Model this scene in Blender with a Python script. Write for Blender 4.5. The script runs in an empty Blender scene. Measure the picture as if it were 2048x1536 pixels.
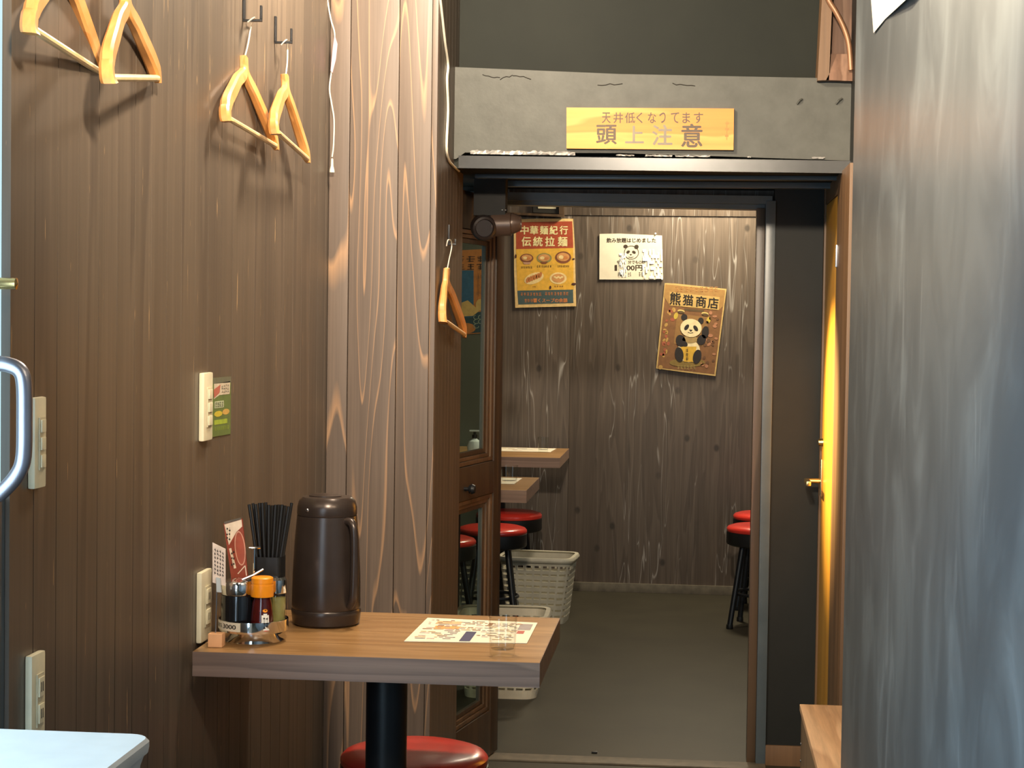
import bpy, bmesh, math, random
from mathutils import Vector, Matrix
random.seed(7)
sc = bpy.context.scene
COL = sc.collection
PI = math.pi

# ------------------------------------------------------------------ camera
F_PX, CAM_H = 3600.0, 1.345
yaw, pitch, roll = math.atan(361 / F_PX), math.atan(128 / F_PX), 0.014
fw = Vector((-math.sin(yaw) * math.cos(pitch), math.cos(yaw) * math.cos(pitch), -math.sin(pitch)))
r0 = fw.cross(Vector((0, 0, 1))).normalized()
u0 = r0.cross(fw).normalized()
rt = r0 * math.cos(roll) + u0 * math.sin(roll)
up = u0 * math.cos(roll) - r0 * math.sin(roll)
CAM = Vector((0, 0, CAM_H))
cd = bpy.data.cameras.new('camera')
cd.sensor_width = 36.0
cd.lens = F_PX / 2048 * 36
cd.clip_start = 0.05
cam = bpy.data.objects.new('camera', cd)
COL.objects.link(cam)
m3 = Matrix((rt, up, -fw)).transposed()
cam.matrix_world = Matrix.Translation(CAM) @ m3.to_4x4()
sc.camera = cam

# ------------------------------------------------------------------ world, lights, exposure
sc.view_settings.view_transform = 'Standard'
sc.view_settings.look = 'None'
sc.view_settings.gamma = 1.0
sc.view_settings.exposure = 0.45
w = bpy.data.worlds.new('world')
sc.world = w
w.use_nodes = True
bg = w.node_tree.nodes['Background']
bg.inputs[0].default_value = (0.70, 0.90, 1.0, 1)
bg.inputs[1].default_value = 0.9


def lamp(name, kind, loc, target, energy, color, size=0.1, size_y=None, angle=None, blend=0.5):
    d = bpy.data.lights.new(name, kind)
    d.energy = energy
    d.color = color
    if kind == 'AREA':
        d.size = size
        if size_y:
            d.shape = 'RECTANGLE'
            d.size_y = size_y
    else:
        d.shadow_soft_size = size
    if kind == 'SPOT':
        d.spot_size = angle
        d.spot_blend = blend
    o = bpy.data.objects.new(name, d)
    COL.objects.link(o)
    o.location = loc
    o.rotation_euler = (Vector(target) - Vector(loc)).to_track_quat('-Z', 'Y').to_euler()
    return o


WARM = (1.0, 0.84, 0.64)
lamp('track_spot_far', 'SPOT', (-0.14, 1.40, 2.34), (-0.80, 3.80, 2.12), 330, WARM, 0.06, angle=1.45, blend=1.0)
lamp('right_wall_fill', 'SPOT', (-0.40, 1.35, 2.40), (0.30, 1.95, 2.15), 720, (1.0, 0.79, 0.54), 0.06, angle=1.5, blend=1.0)  # added lamp without a visible fitting, brightens the upper right wall
lamp('table_pendant_light', 'POINT', (-0.54, 3.86, 2.44), (0, 3, 0), 74, WARM, 0.09)
lamp('table_downlight', 'SPOT', (-0.30, 3.45, 2.40), (-0.36, 3.56, 0.72), 34, WARM, 0.05, angle=0.75, blend=1.0)
lamp('entrance_daylight', 'AREA', (-0.985, 1.3, 0.85), (0.6, 2.0, 0.6), 38, (0.60, 0.80, 1.0), 1.6, 1.4)
lamp('back_room_light', 'AREA', (0.10, 8.62, 2.38), (0.10, 8.70, 0), 36, (1.0, 0.87, 0.62), 0.3)
lamp('back_room_light_near', 'AREA', (-0.35, 7.2, 2.38), (-0.35, 7.2, 0), 9, (1.0, 0.86, 0.66), 0.4)


# ------------------------------------------------------------------ projection of photograph points onto planes of the place
def ray(px, py):
    return fw + rt * ((px - 1024) / F_PX) - up * ((py - 768) / F_PX)


def P(px, py, Y):
    d = ray(px, py)
    return CAM + d * (Y / d.y)


def PX(px, py, X):
    d = ray(px, py)
    return CAM + d * (X / d.x)


def PZ(px, py, h):
    d = ray(px, py)
    return CAM + d * ((h - CAM_H) / d.z)


# ------------------------------------------------------------------ materials
def lin(c):
    return tuple(((v / 255) / 12.92 if v / 255 <= 0.04045 else ((v / 255 + 0.055) / 1.055) ** 2.4) for v in c) + (1,)


def new_mat(name):
    m = bpy.data.materials.new(name)
    m.use_nodes = True
    nt = m.node_tree
    return m, nt, nt.nodes['Principled BSDF']


def N(nt, t, **kw):
    n = nt.nodes.new(t)
    for k, v in kw.items():
        setattr(n, k, v)
    return n


def coords(nt, scale, rand=0.0):
    tc = N(nt, 'ShaderNodeTexCoord')
    mp = N(nt, 'ShaderNodeMapping')
    mp.inputs['Scale'].default_value = scale
    if rand:
        oi = N(nt, 'ShaderNodeObjectInfo')
        mu = N(nt, 'ShaderNodeMath', operation='MULTIPLY')
        mu.inputs[1].default_value = rand
        nt.links.new(oi.outputs['Random'], mu.inputs[0])
        cb = N(nt, 'ShaderNodeCombineXYZ')
        for k in range(3):
            nt.links.new(mu.outputs[0], cb.inputs[k])
        ad = N(nt, 'ShaderNodeVectorMath', operation='ADD')
        nt.links.new(tc.outputs['Object'], ad.inputs[0])
        nt.links.new(cb.outputs[0], ad.inputs[1])
        nt.links.new(ad.outputs[0], mp.inputs['Vector'])
    else:
        nt.links.new(tc.outputs['Object'], mp.inputs['Vector'])
    return mp.outputs[0]


def noise(nt, vec, scale, detail=3, rough=0.5, dist=0.0):
    n = N(nt, 'ShaderNodeTexNoise')
    n.inputs['Scale'].default_value = scale
    n.inputs['Detail'].default_value = detail
    n.inputs['Roughness'].default_value = rough
    n.inputs['Distortion'].default_value = dist
    nt.links.new(vec, n.inputs['Vector'])
    return n.outputs['Fac']


def ramp(nt, fac, stops):
    r = N(nt, 'ShaderNodeValToRGB')
    el = r.color_ramp.elements
    while len(el) < len(stops):
        el.new(0.5)
    for e, (p, c) in zip(el, stops):
        e.position = p
        e.color = c if len(c) == 4 else lin(c)
    nt.links.new(fac, r.inputs[0])
    return r.outputs[0]


def math_(nt, op, a, b=None):
    n = N(nt, 'ShaderNodeMath', operation=op)
    nt.links.new(a, n.inputs[0])
    if b is not None:
        if isinstance(b, (int, float)):
            n.inputs[1].default_value = b
        else:
            nt.links.new(b, n.inputs[1])
    return n.outputs[0]


def mix(nt, fac, a, b, blend='MIX'):
    n = N(nt, 'ShaderNodeMix', data_type='RGBA', blend_type=blend)
    for s, v in ((n.inputs[0], fac), (n.inputs[6], a), (n.inputs[7], b)):
        if isinstance(v, (int, float)):
            s.default_value = v
        elif isinstance(v, tuple):
            s.default_value = v if len(v) == 4 else lin(v)
        else:
            nt.links.new(v, s)
    return n.outputs[2]


def bump(nt, bs, h, strength=0.3, dist=0.002):
    b = N(nt, 'ShaderNodeBump')
    b.inputs['Strength'].default_value = strength
    b.inputs['Distance'].default_value = dist
    nt.links.new(h, b.inputs['Height'])
    nt.links.new(b.outputs[0], bs.inputs['Normal'])


def plain(name, c, rough=0.5, metal=0.0, var=0.10, scale=25, spec=None, coat=0.0):
    """A colour with faint procedural mottling."""
    m, nt, bs = new_mat(name)
    v = coords(nt, (1, 1, 1))
    n = noise(nt, v, scale, 3)
    d = tuple(max(0, x * (1 - var)) for x in c)
    l = tuple(min(255, x * (1 + var)) for x in c)
    nt.links.new(ramp(nt, n, [(0.3, d), (0.7, l)]), bs.inputs['Base Color'])
    bs.inputs['Roughness'].default_value = rough
    bs.inputs['Metallic'].default_value = metal
    if spec is not None:
        bs.inputs['Specular IOR Level'].default_value = spec
    if coat:
        bs.inputs['Coat Weight'].default_value = coat
        bs.inputs['Coat Roughness'].default_value = 0.15
    return m


def wood(name, dark, mid, light, across, along, rings, rough=0.45, rand=0.0, fine=(120, 2.0), finew=0.35, bmp=0.25, line=0.9, chips=False):
    """Long-grained wood; across/along give the noise scale per axis as (x,y,z)."""
    m, nt, bs = new_mat(name)
    v = coords(nt, across, rand)
    n = noise(nt, v, 1.0, 2, 0.45, 0.25)
    r = math_(nt, 'FRACT', math_(nt, 'MULTIPLY', n, rings))
    c = ramp(nt, r, [(0.0, dark), (line - 0.10 if line > 0.94 else 0.45, mid), (line, light), (1.0, dark)])
    v2 = coords(nt, along, rand)
    f = noise(nt, v2, 1.0, 4, 0.6)
    f2 = ramp(nt, f, [(0.25, (0.55, 0.55, 0.55, 1)), (0.75, (1.25, 1.25, 1.25, 1))])
    c = mix(nt, finew, c, mix(nt, 1.0, c, f2, 'MULTIPLY'))
    if chips:
        ch = ramp(nt, noise(nt, coords(nt, (150, 150, 7), rand), 1.0, 3, 0.6), [(0.705, (0, 0, 0, 1)), (0.72, (1, 1, 1, 1))])
        c = mix(nt, ch, c, (196, 160, 116))
    nt.links.new(c, bs.inputs['Base Color'])
    bs.inputs['Roughness'].default_value = rough
    bump(nt, bs, f, bmp, 0.001)
    return m


M = {}
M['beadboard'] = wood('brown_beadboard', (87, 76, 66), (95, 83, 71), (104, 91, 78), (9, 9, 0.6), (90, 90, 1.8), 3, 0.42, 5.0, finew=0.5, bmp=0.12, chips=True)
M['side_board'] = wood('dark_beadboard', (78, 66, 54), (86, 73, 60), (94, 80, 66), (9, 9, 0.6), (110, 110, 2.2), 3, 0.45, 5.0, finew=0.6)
M['pillar'] = wood('stained_cedar', (98, 84, 74), (107, 92, 81), (162, 128, 98), (6, 6, 0.40), (150, 150, 3), 15.0, 0.5, 9.0, finew=0.5, line=0.955, bmp=0.12)
M['table'] = wood('table_laminate', (140, 103, 62), (151, 113, 70), (162, 124, 80), (1.2, 14, 14), (3, 120, 120), 5, 0.32, 0, finew=0.5, bmp=0.05)
M['table_edge'] = wood('table_edge_cool_tint', (122, 98, 84), (134, 108, 94), (146, 120, 104), (1.2, 14, 14), (3, 120, 120), 5, 0.4, 0, finew=0.5, bmp=0.05)  # same laminate as the top, cooler light put into the colour
M['door_brown'] = wood('dark_brown_door_wood', (54, 42, 32), (64, 50, 38), (76, 60, 44), (12, 12, 0.8), (130, 130, 2.5), 4, 0.4, 3.0)
M['moulding'] = wood('brown_moulding', (78, 60, 44), (88, 68, 50), (100, 78, 58), (12, 12, 0.8), (130, 130, 2.5), 4, 0.35, 3.0)
M['gold_door'] = wood('varnished_door', (206, 144, 50), (216, 154, 56), (226, 166, 66), (10, 10, 0.6), (120, 120, 2), 3, 0.35, 0, finew=0.25, bmp=0.05)
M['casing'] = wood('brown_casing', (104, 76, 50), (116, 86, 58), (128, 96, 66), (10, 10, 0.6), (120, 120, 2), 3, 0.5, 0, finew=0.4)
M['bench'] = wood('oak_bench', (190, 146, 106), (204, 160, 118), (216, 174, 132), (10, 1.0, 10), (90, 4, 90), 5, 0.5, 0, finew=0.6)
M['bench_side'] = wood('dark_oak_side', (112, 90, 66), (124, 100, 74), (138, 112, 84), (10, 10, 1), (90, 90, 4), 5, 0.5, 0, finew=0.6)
M['hanger'] = wood('hanger_beech', (208, 142, 78), (218, 154, 88), (228, 168, 104), (30, 8, 12), (150, 30, 60), 3, 0.35, 4.0, finew=0.25, bmp=0.05)
M['bar_wood'] = plain('pale_bar_wood', (236, 204, 152), 0.35, 0, 0.05)
M['sign_wood'] = wood('sign_cedar', (222, 132, 42), (226, 140, 48), (234, 162, 74), (1.6, 8, 10), (4, 60, 120), 4, 0.5, 0, finew=0.25, bmp=0.05)
M['alcove'] = wood('alcove_wood', (118, 86, 66), (134, 100, 80), (152, 118, 96), (10, 10, 1), (80, 80, 4), 4, 0.6, 0, finew=0.6)


def back_wall_mat():
    m, nt, bs = new_mat('weathered_plywood')
    v = coords(nt, (11, 11, 0.7), 4.0)
    n = noise(nt, v, 1.0, 3, 0.5, 0.4)
    r = math_(nt, 'FRACT', math_(nt, 'MULTIPLY', n, 7))
    c = ramp(nt, r, [(0, (82, 70, 60)), (0.5, (90, 77, 66)), (0.9, (98, 85, 74)), (1, (82, 70, 60))])
    f = noise(nt, coords(nt, (90, 90, 2.2), 4.0), 1.0, 4, 0.65)
    c = mix(nt, 0.6, c, mix(nt, 1.0, c, ramp(nt, f, [(0.25, (0.5, 0.5, 0.5, 1)), (0.75, (1.35, 1.35, 1.35, 1))]), 'MULTIPLY'))
    # worn pale streaks that follow the grain
    s = noise(nt, coords(nt, (16, 16, 1.1), 4.0), 1.0, 2, 0.5, 0.8)
    d = math_(nt, 'ABSOLUTE', math_(nt, 'SUBTRACT', s, 0.5))
    ln = ramp(nt, d, [(0.0, (1, 1, 1, 1)), (0.009, (0, 0, 0, 1))])
    k = ramp(nt, noise(nt, coords(nt, (5, 5, 1.6), 4.0), 1.0, 2), [(0.44, (0, 0, 0, 1)), (0.62, (0.8, 0.8, 0.8, 1))])
    c = mix(nt, mix(nt, 1.0, ln, k, 'MULTIPLY'), c, (178, 172, 166))
    # knots
    vo = N(nt, 'ShaderNodeTexVoronoi')
    vo.inputs['Scale'].default_value = 1.0
    vo.voronoi_dimensions = '2D'
    sp = N(nt, 'ShaderNodeSeparateXYZ')
    nt.links.new(coords(nt, (4.4, 1, 3.2)), sp.inputs[0])
    cb2 = N(nt, 'ShaderNodeCombineXYZ')
    nt.links.new(sp.outputs[0], cb2.inputs[0])
    nt.links.new(sp.outputs[2], cb2.inputs[1])
    nt.links.new(cb2.outputs[0], vo.inputs['Vector'])
    kn = ramp(nt, vo.outputs['Distance'], [(0.035, (0.85, 0.85, 0.85, 1)), (0.075, (0, 0, 0, 1))])
    kn = mix(nt, 1.0, kn, ramp(nt, noise(nt, coords(nt, (3, 3, 3)), 1.0, 2), [(0.42, (0, 0, 0, 1)), (0.6, (1, 1, 1, 1))]), 'MULTIPLY')
    c = mix(nt, kn, c, (46, 38, 32))
    nt.links.new(c, bs.inputs['Base Color'])
    bs.inputs['Roughness'].default_value = 0.5
    bump(nt, bs, f, 0.25, 0.001)
    return m


M['plywood'] = back_wall_mat()


def blackboard_mat():
    m, nt, bs = new_mat('black_painted_wall')
    a = noise(nt, coords(nt, (4.5, 4.5, 3.2)), 1.0, 5, 0.6, 0.8)
    c = ramp(nt, a, [(0.3, (66, 70, 72)), (0.5, (75, 79, 81)), (0.66, (90, 95, 97)), (0.78, (116, 122, 125))])
    f = noise(nt, coords(nt, (26, 26, 3.2)), 1.0, 5, 0.65, 0.5)
    k = ramp(nt, noise(nt, coords(nt, (3.2, 3.2, 2.0)), 1.0, 2), [(0.52, (0, 0, 0, 1)), (0.62, (1, 1, 1, 1))])
    sm = ramp(nt, f, [(0.56, (0, 0, 0, 1)), (0.78, (0.6, 0.6, 0.6, 1))])
    c = mix(nt, mix(nt, 1.0, sm, k, 'MULTIPLY'), c, (138, 143, 144))
    nt.links.new(c, bs.inputs['Base Color'])
    bs.inputs['Roughness'].default_value = 0.36
    bump(nt, bs, a, 0.06, 0.002)
    return m


M['black_wall'] = blackboard_mat()


def rough_black(name, c1, c2, rough, scale, bs_=0.4, bd=0.004, spec=0.5):
    m, nt, bs = new_mat(name)
    v = coords(nt, (1, 1, 1))
    a = noise(nt, v, scale, 5, 0.6)
    nt.links.new(ramp(nt, a, [(0.3, c1), (0.7, c2)]), bs.inputs['Base Color'])
    bs.inputs['Roughness'].default_value = rough
    bs.inputs['Specular IOR Level'].default_value = spec
    bump(nt, bs, a, bs_, bd)
    return m


M['beam'] = rough_black('grey_black_plaster', (78, 78, 72), (90, 90, 84), 0.5, 14, 0.3, spec=0.3)
M['upper'] = rough_black('black_upper_panel', (36, 38, 34), (40, 42, 37), 0.6, 5, 0.03, spec=0.12)
M['dark_panel'] = rough_black('dark_green_panel', (82, 82, 72), (90, 90, 78), 0.6, 5, 0.03)
M['black_board'] = rough_black('black_door_wall', (36, 37, 35), (41, 42, 40), 0.5, 6, 0.05, spec=0.2)
M['frame_black'] = rough_black('blue_black_frame', (74, 84, 90), (84, 94, 100), 0.3, 10, 0.05)
M['floor'] = rough_black('dark_vinyl_floor', (48, 44, 34), (56, 52, 40), 0.5, 4, 0.08, spec=0.25)
M['ceiling'] = rough_black('dark_ceiling_paint', (70, 66, 58), (78, 74, 66), 0.7, 6, 0.1)
M['rail'] = plain('grey_black_rail', (54, 55, 56), 0.25, 0.2, 0.06)
M['cream'] = plain('cream_plastic', (232, 222, 190), 0.4, 0, 0.03)
M['cream_dark'] = plain('aged_plastic', (206, 196, 166), 0.4, 0, 0.06)
M['slot'] = plain('dark_slot', (40, 36, 30), 0.6)
M['black'] = plain('black_plastic', (22, 22, 23), 0.45, 0, 0.1)
M['black_metal'] = plain('black_metal', (24, 26, 30), 0.4, 0.2, 0.1)
M['steel'] = plain('brushed_steel', (190, 192, 200), 0.28, 1.0, 0.03)
M['tube'] = plain('satin_tube', (150, 148, 158), 0.36, 0.9, 0.03)
M['chrome'] = plain('chrome', (225, 225, 225), 0.08, 1.0, 0.02)
M['brass'] = plain('brass', (214, 186, 128), 0.25, 1.0, 0.05)
M['white'] = plain('white_plastic', (200, 206, 208), 0.35, 0, 0.02)
M['paper'] = plain('white_paper', (222, 212, 190), 0.7, 0, 0.02)
M['cord'] = plain('white_cord', (222, 216, 198), 0.5, 0, 0.03)
M['tag'] = plain('mauve_ribbon', (186, 142, 156), 0.6, 0, 0.05)
M['red_vinyl'] = plain('red_vinyl', (204, 52, 42), 0.28, 0, 0.06, 12, coat=0.3)
M['pot'] = plain('dark_brown_pot', (62, 52, 47), 0.28, 0.4, 0.05)
M['copper'] = plain('copper_pipe', (150, 110, 82), 0.4, 0.4, 0.05)
M['basket'] = plain('grey_plastic', (186, 180, 162), 0.45, 0, 0.04)
M['spot_brown'] = plain('brown_lamp_shell', (88, 70, 60), 0.35, 0.2, 0.05)
M['spot_dark'] = plain('dark_lamp_shell', (44, 36, 34), 0.35, 0.2, 0.05)
M['orange'] = plain('orange_cap', (246, 150, 22), 0.35, 0, 0.03)
M['sauce'] = plain('dark_red_sauce', (70, 14, 12), 0.15, 0, 0.1, coat=0.5)
M['soy'] = plain('soy_black', (16, 17, 20), 0.12, 0, 0.1, coat=0.5)
M['spice'] = plain('olive_spice', (150, 142, 84), 0.3, 0, 0.2)
M['wire'] = plain('bright_wire', (236, 232, 220), 0.3, 0.3, 0.03)
M['matte_black'] = plain('matte_black', (30, 29, 28), 0.8)
M['foil'] = plain('crinkled_foil', (236, 232, 226), 0.12, 0.6, 0.03)
M['peach'] = plain('peach_block', (236, 178, 128), 0.6, 0, 0.03)
M['base'] = plain('base_board_wood', (96, 88, 74), 0.6, 0, 0.12)
M['ink'] = plain('black_ink', (34, 26, 22), 0.7, 0, 0.05)


def flat(name, c, rough=0.55):
    k = 'f_' + name
    if k not in M:
        M[k] = plain('print_' + name, c, rough, 0, 0.05, 60)
    return M[k]


def one(nt):
    v = N(nt, 'ShaderNodeValue')
    v.outputs[0].default_value = 1.0
    return v.outputs[0]


def glass_mat(name, tint, gain=1.0, rough=0.02):
    m, nt, bs = new_mat(name)
    out = nt.nodes['Material Output']
    tr = N(nt, 'ShaderNodeBsdfTransparent')
    tr.inputs[0].default_value = tint + (1,)
    gl = N(nt, 'ShaderNodeBsdfGlossy')
    gl.inputs['Roughness'].default_value = rough
    fr = N(nt, 'ShaderNodeFresnel')
    fr.inputs['IOR'].default_value = 1.45
    mx = N(nt, 'ShaderNodeMixShader')
    ge = N(nt, 'ShaderNodeNewGeometry')
    ff = math_(nt, 'MULTIPLY', math_(nt, 'SUBTRACT', one(nt), ge.outputs['Backfacing']), math_(nt, 'MULTIPLY', fr.outputs[0], gain))
    nt.links.new(ff, mx.inputs[0])
    nt.links.new(tr.outputs[0], mx.inputs[1])
    nt.links.new(gl.outputs[0], mx.inputs[2])
    nt.links.new(mx.outputs[0], out.inputs['Surface'])
    return m


M['pane'] = glass_mat('dark_door_glass', (0.80, 0.86, 0.82), 0.6)
M['entry_glass'] = glass_mat('entrance_glass', (0.92, 0.97, 0.96))
M['tumbler'] = glass_mat('tumbler_glass', (0.97, 0.98, 0.97), 1.3)


# ------------------------------------------------------------------ mesh helpers
class MB:
    """Collects shapes into one mesh."""

    def __init__(s):
        s.v, s.f, s.mi = [], [], []

    def add(s, vs, fs, mi=0):
        b = len(s.v)
        s.v += [Vector(q) for q in vs]
        s.f += [tuple(b + i for i in f) for f in fs]
        s.mi += [mi] * len(fs)
        return s

    def box(s, a, b, c=0.0, mat=None, mi=0):
        lo = Vector((min(a[i], b[i]) for i in range(3)))
        hi = Vector((max(a[i], b[i]) for i in range(3)))
        bm = bmesh.new()
        bmesh.ops.create_cube(bm, size=1.0)
        for q in bm.verts:
            q.co = Vector((lo[i] + (q.co[i] + 0.5) * (hi[i] - lo[i]) for i in range(3)))
        if c > 0:
            c = min(c, min(hi[i] - lo[i] for i in range(3)) * 0.45)
            bmesh.ops.bevel(bm, geom=bm.edges[:], offset=c, segments=2, profile=0.7, affect='EDGES')
        bm.verts.index_update()
        vs = [(mat @ q.co) if mat else q.co.copy() for q in bm.verts]
        fs = [[q.index for q in f.verts] for f in bm.faces]
        bm.free()
        return s.add(vs, fs, mi)

    def prism(s, poly, d, mi=0):
        n = len(poly)
        poly = [Vector(q) for q in poly]
        d = Vector(d)
        nor = Vector((0, 0, 0))
        for i in range(n):
            nor += poly[i].cross(poly[(i + 1) % n])
        if nor.dot(d) > 0:
            poly = poly[::-1]
        vs = poly + [q + d for q in poly]
        fs = [tuple(range(n)), tuple(range(2 * n - 1, n - 1, -1))]
        for i in range(n):
            j = (i + 1) % n
            fs.append((i, n + i, n + j, j))
        return s.add(vs, fs, mi)

    def tube(s, path, r, seg=10, mi=0, cap=True):
        path = [Vector(q) for q in path]
        rs = r if isinstance(r, (list, tuple)) else [r] * len(path)
        vs, fs = [], []
        prev = None
        for i, q in enumerate(path):
            t = (path[min(i + 1, len(path) - 1)] - path[max(i - 1, 0)]).normalized()
            if prev is None:
                a = t.orthogonal().normalized()
            else:
                a = (prev - t * prev.dot(t)).normalized()
            prev = a
            b = t.cross(a)
            for k in range(seg):
                an = 2 * PI * k / seg
                vs.append(q + (a * math.cos(an) + b * math.sin(an)) * rs[i])
        for i in range(len(path) - 1):
            for k in range(seg):
                k2 = (k + 1) % seg
                fs.append((i * seg + k, i * seg + k2, (i + 1) * seg + k2, (i + 1) * seg + k))
        if cap:
            fs.append(tuple(range(seg - 1, -1, -1)))
            fs.append(tuple((len(path) - 1) * seg + k for k in range(seg)))
        return s.add(vs, fs, mi)

    def lathe(s, prof, c, seg=28, mi=0, axis=None, sx=1.0, sy=1.0):
        c = Vector(c)
        rot = Vector((0, 0, 1)).rotation_difference(Vector(axis).normalized()).to_matrix() if axis else Matrix.Identity(3)
        vs, fs = [], []
        for (r, h) in prof:
            for k in range(seg):
                an = 2 * PI * k / seg
                vs.append(c + rot @ Vector((math.cos(an) * r * sx, math.sin(an) * r * sy, h)))
        n = len(prof)
        for i in range(n - 1):
            for k in range(seg):
                k2 = (k + 1) % seg
                fs.append((i * seg + k, i * seg + k2, (i + 1) * seg + k2, (i + 1) * seg + k))
        if prof[0][0] > 1e-6:
            fs.append(tuple(range(seg - 1, -1, -1)))
        if prof[-1][0] > 1e-6:
            fs.append(tuple((n - 1) * seg + k for k in range(seg)))
        return s.add(vs, fs, mi)

    def torus(s, c, R, r, seg=32, sub=8, mi=0):
        c = Vector(c)
        vs, fs = [], []
        for i in range(seg):
            a = 2 * PI * i / seg
            for k in range(sub):
                b = 2 * PI * k / sub
                vs.append(c + Vector(((R + r * math.cos(b)) * math.cos(a), (R + r * math.cos(b)) * math.sin(a), r * math.sin(b))))
        for i in range(seg):
            for k in range(sub):
                i2, k2 = (i + 1) % seg, (k + 1) % sub
                fs.append((i * sub + k, i2 * sub + k, i2 * sub + k2, i * sub + k2))
        return s.add(vs, fs, mi)

    def build(s, name, mats, parent=None, sharp=35, smooth=True):
        me = bpy.data.meshes.new(name)
        me.from_pydata([tuple(q) for q in s.v], [], s.f)
        if not isinstance(mats, (list, tuple)):
            mats = [mats]
        for m in mats:
            me.materials.append(m)
        me.polygons.foreach_set('material_index', s.mi)
        if smooth:
            me.polygons.foreach_set('use_smooth', [True] * len(me.polygons))
            me.set_sharp_from_angle(angle=math.radians(sharp))
        me.update()
        o = bpy.data.objects.new(name, me)
        COL.objects.link(o)
        if parent is not None:
            o.parent = parent
            o.matrix_parent_inverse = world_of(parent).inverted()
        return o


def world_of(o):
    m = Matrix.LocRotScale(o.location, o.rotation_euler, o.scale)
    if o.parent is not None:
        m = world_of(o.parent) @ o.matrix_parent_inverse @ m
    return m


def tag(o, label=None, cat=None, group=None, kind=None):
    for k, v in (('label', label), ('category', cat), ('group', group), ('kind', kind)):
        if v:
            o[k] = v
    return o


def thing(name, loc, label, cat, group=None):
    o = bpy.data.objects.new(name, None)
    o.empty_display_size = 0.05
    COL.objects.link(o)
    o.location = loc
    return tag(o, label, cat, group)


def struct(name, mb, m, parent=None, label=None):
    o = mb.build(name, m, parent)
    if parent is None:
        o['kind'] = 'structure'
    if label:
        o['label'] = label
    return o


def struct_root(name, loc, label=None):
    o = bpy.data.objects.new(name, None)
    COL.objects.link(o)
    o.location = loc
    o['kind'] = 'structure'
    if label:
        o['label'] = label
    return o


def copy_tree(o, parent=None):
    c = o.copy()
    COL.objects.link(c)
    if parent is not None:
        c.parent = parent
        c.matrix_parent_inverse = o.matrix_parent_inverse.copy()
    for ch in [q for q in bpy.data.objects if q.parent == o]:
        copy_tree(ch, c)
    return c


def smooth_path(pts, n=6):
    pts = [Vector(q) for q in pts]
    out = []
    for i in range(len(pts) - 1):
        p0, p1, p2, p3 = pts[max(i - 1, 0)], pts[i], pts[i + 1], pts[min(i + 2, len(pts) - 1)]
        for k in range(n):
            t = k / n
            out.append(0.5 * ((2 * p1) + (p2 - p0) * t + (2 * p0 - 5 * p1 + 4 * p2 - p3) * t * t + (3 * p1 - p0 - 3 * p2 + p3) * t ** 3))
    out.append(pts[-1])
    return out


TEXT_CACHE = {}


def text_geo(s, bold=0.0):
    key = (s, bold)
    if key in TEXT_CACHE:
        return TEXT_CACHE[key]
    cu = bpy.data.curves.new('lettering', 'FONT')
    cu.body = s
    cu.offset = bold
    cu.resolution_u = 3
    o = bpy.data.objects.new('lettering', cu)
    COL.objects.link(o)
    dg = bpy.context.evaluated_depsgraph_get()
    ev = o.evaluated_get(dg)
    me = ev.to_mesh()
    vs = [q.co.copy() for q in me.vertices]
    fs = [tuple(p.vertices) for p in me.polygons]
    ev.to_mesh_clear()
    bpy.data.objects.remove(o)
    bpy.data.curves.remove(cu)
    if vs:
        x0, x1 = min(q.x for q in vs), max(q.x for q in vs)
        y0, y1 = min(q.y for q in vs), max(q.y for q in vs)
        vs = [((q.x - x0) / max(x1 - x0, 1e-6), (q.y - y0) / max(y1 - y0, 1e-6)) for q in vs]
    TEXT_CACHE[key] = (vs, fs)
    return vs, fs


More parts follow.
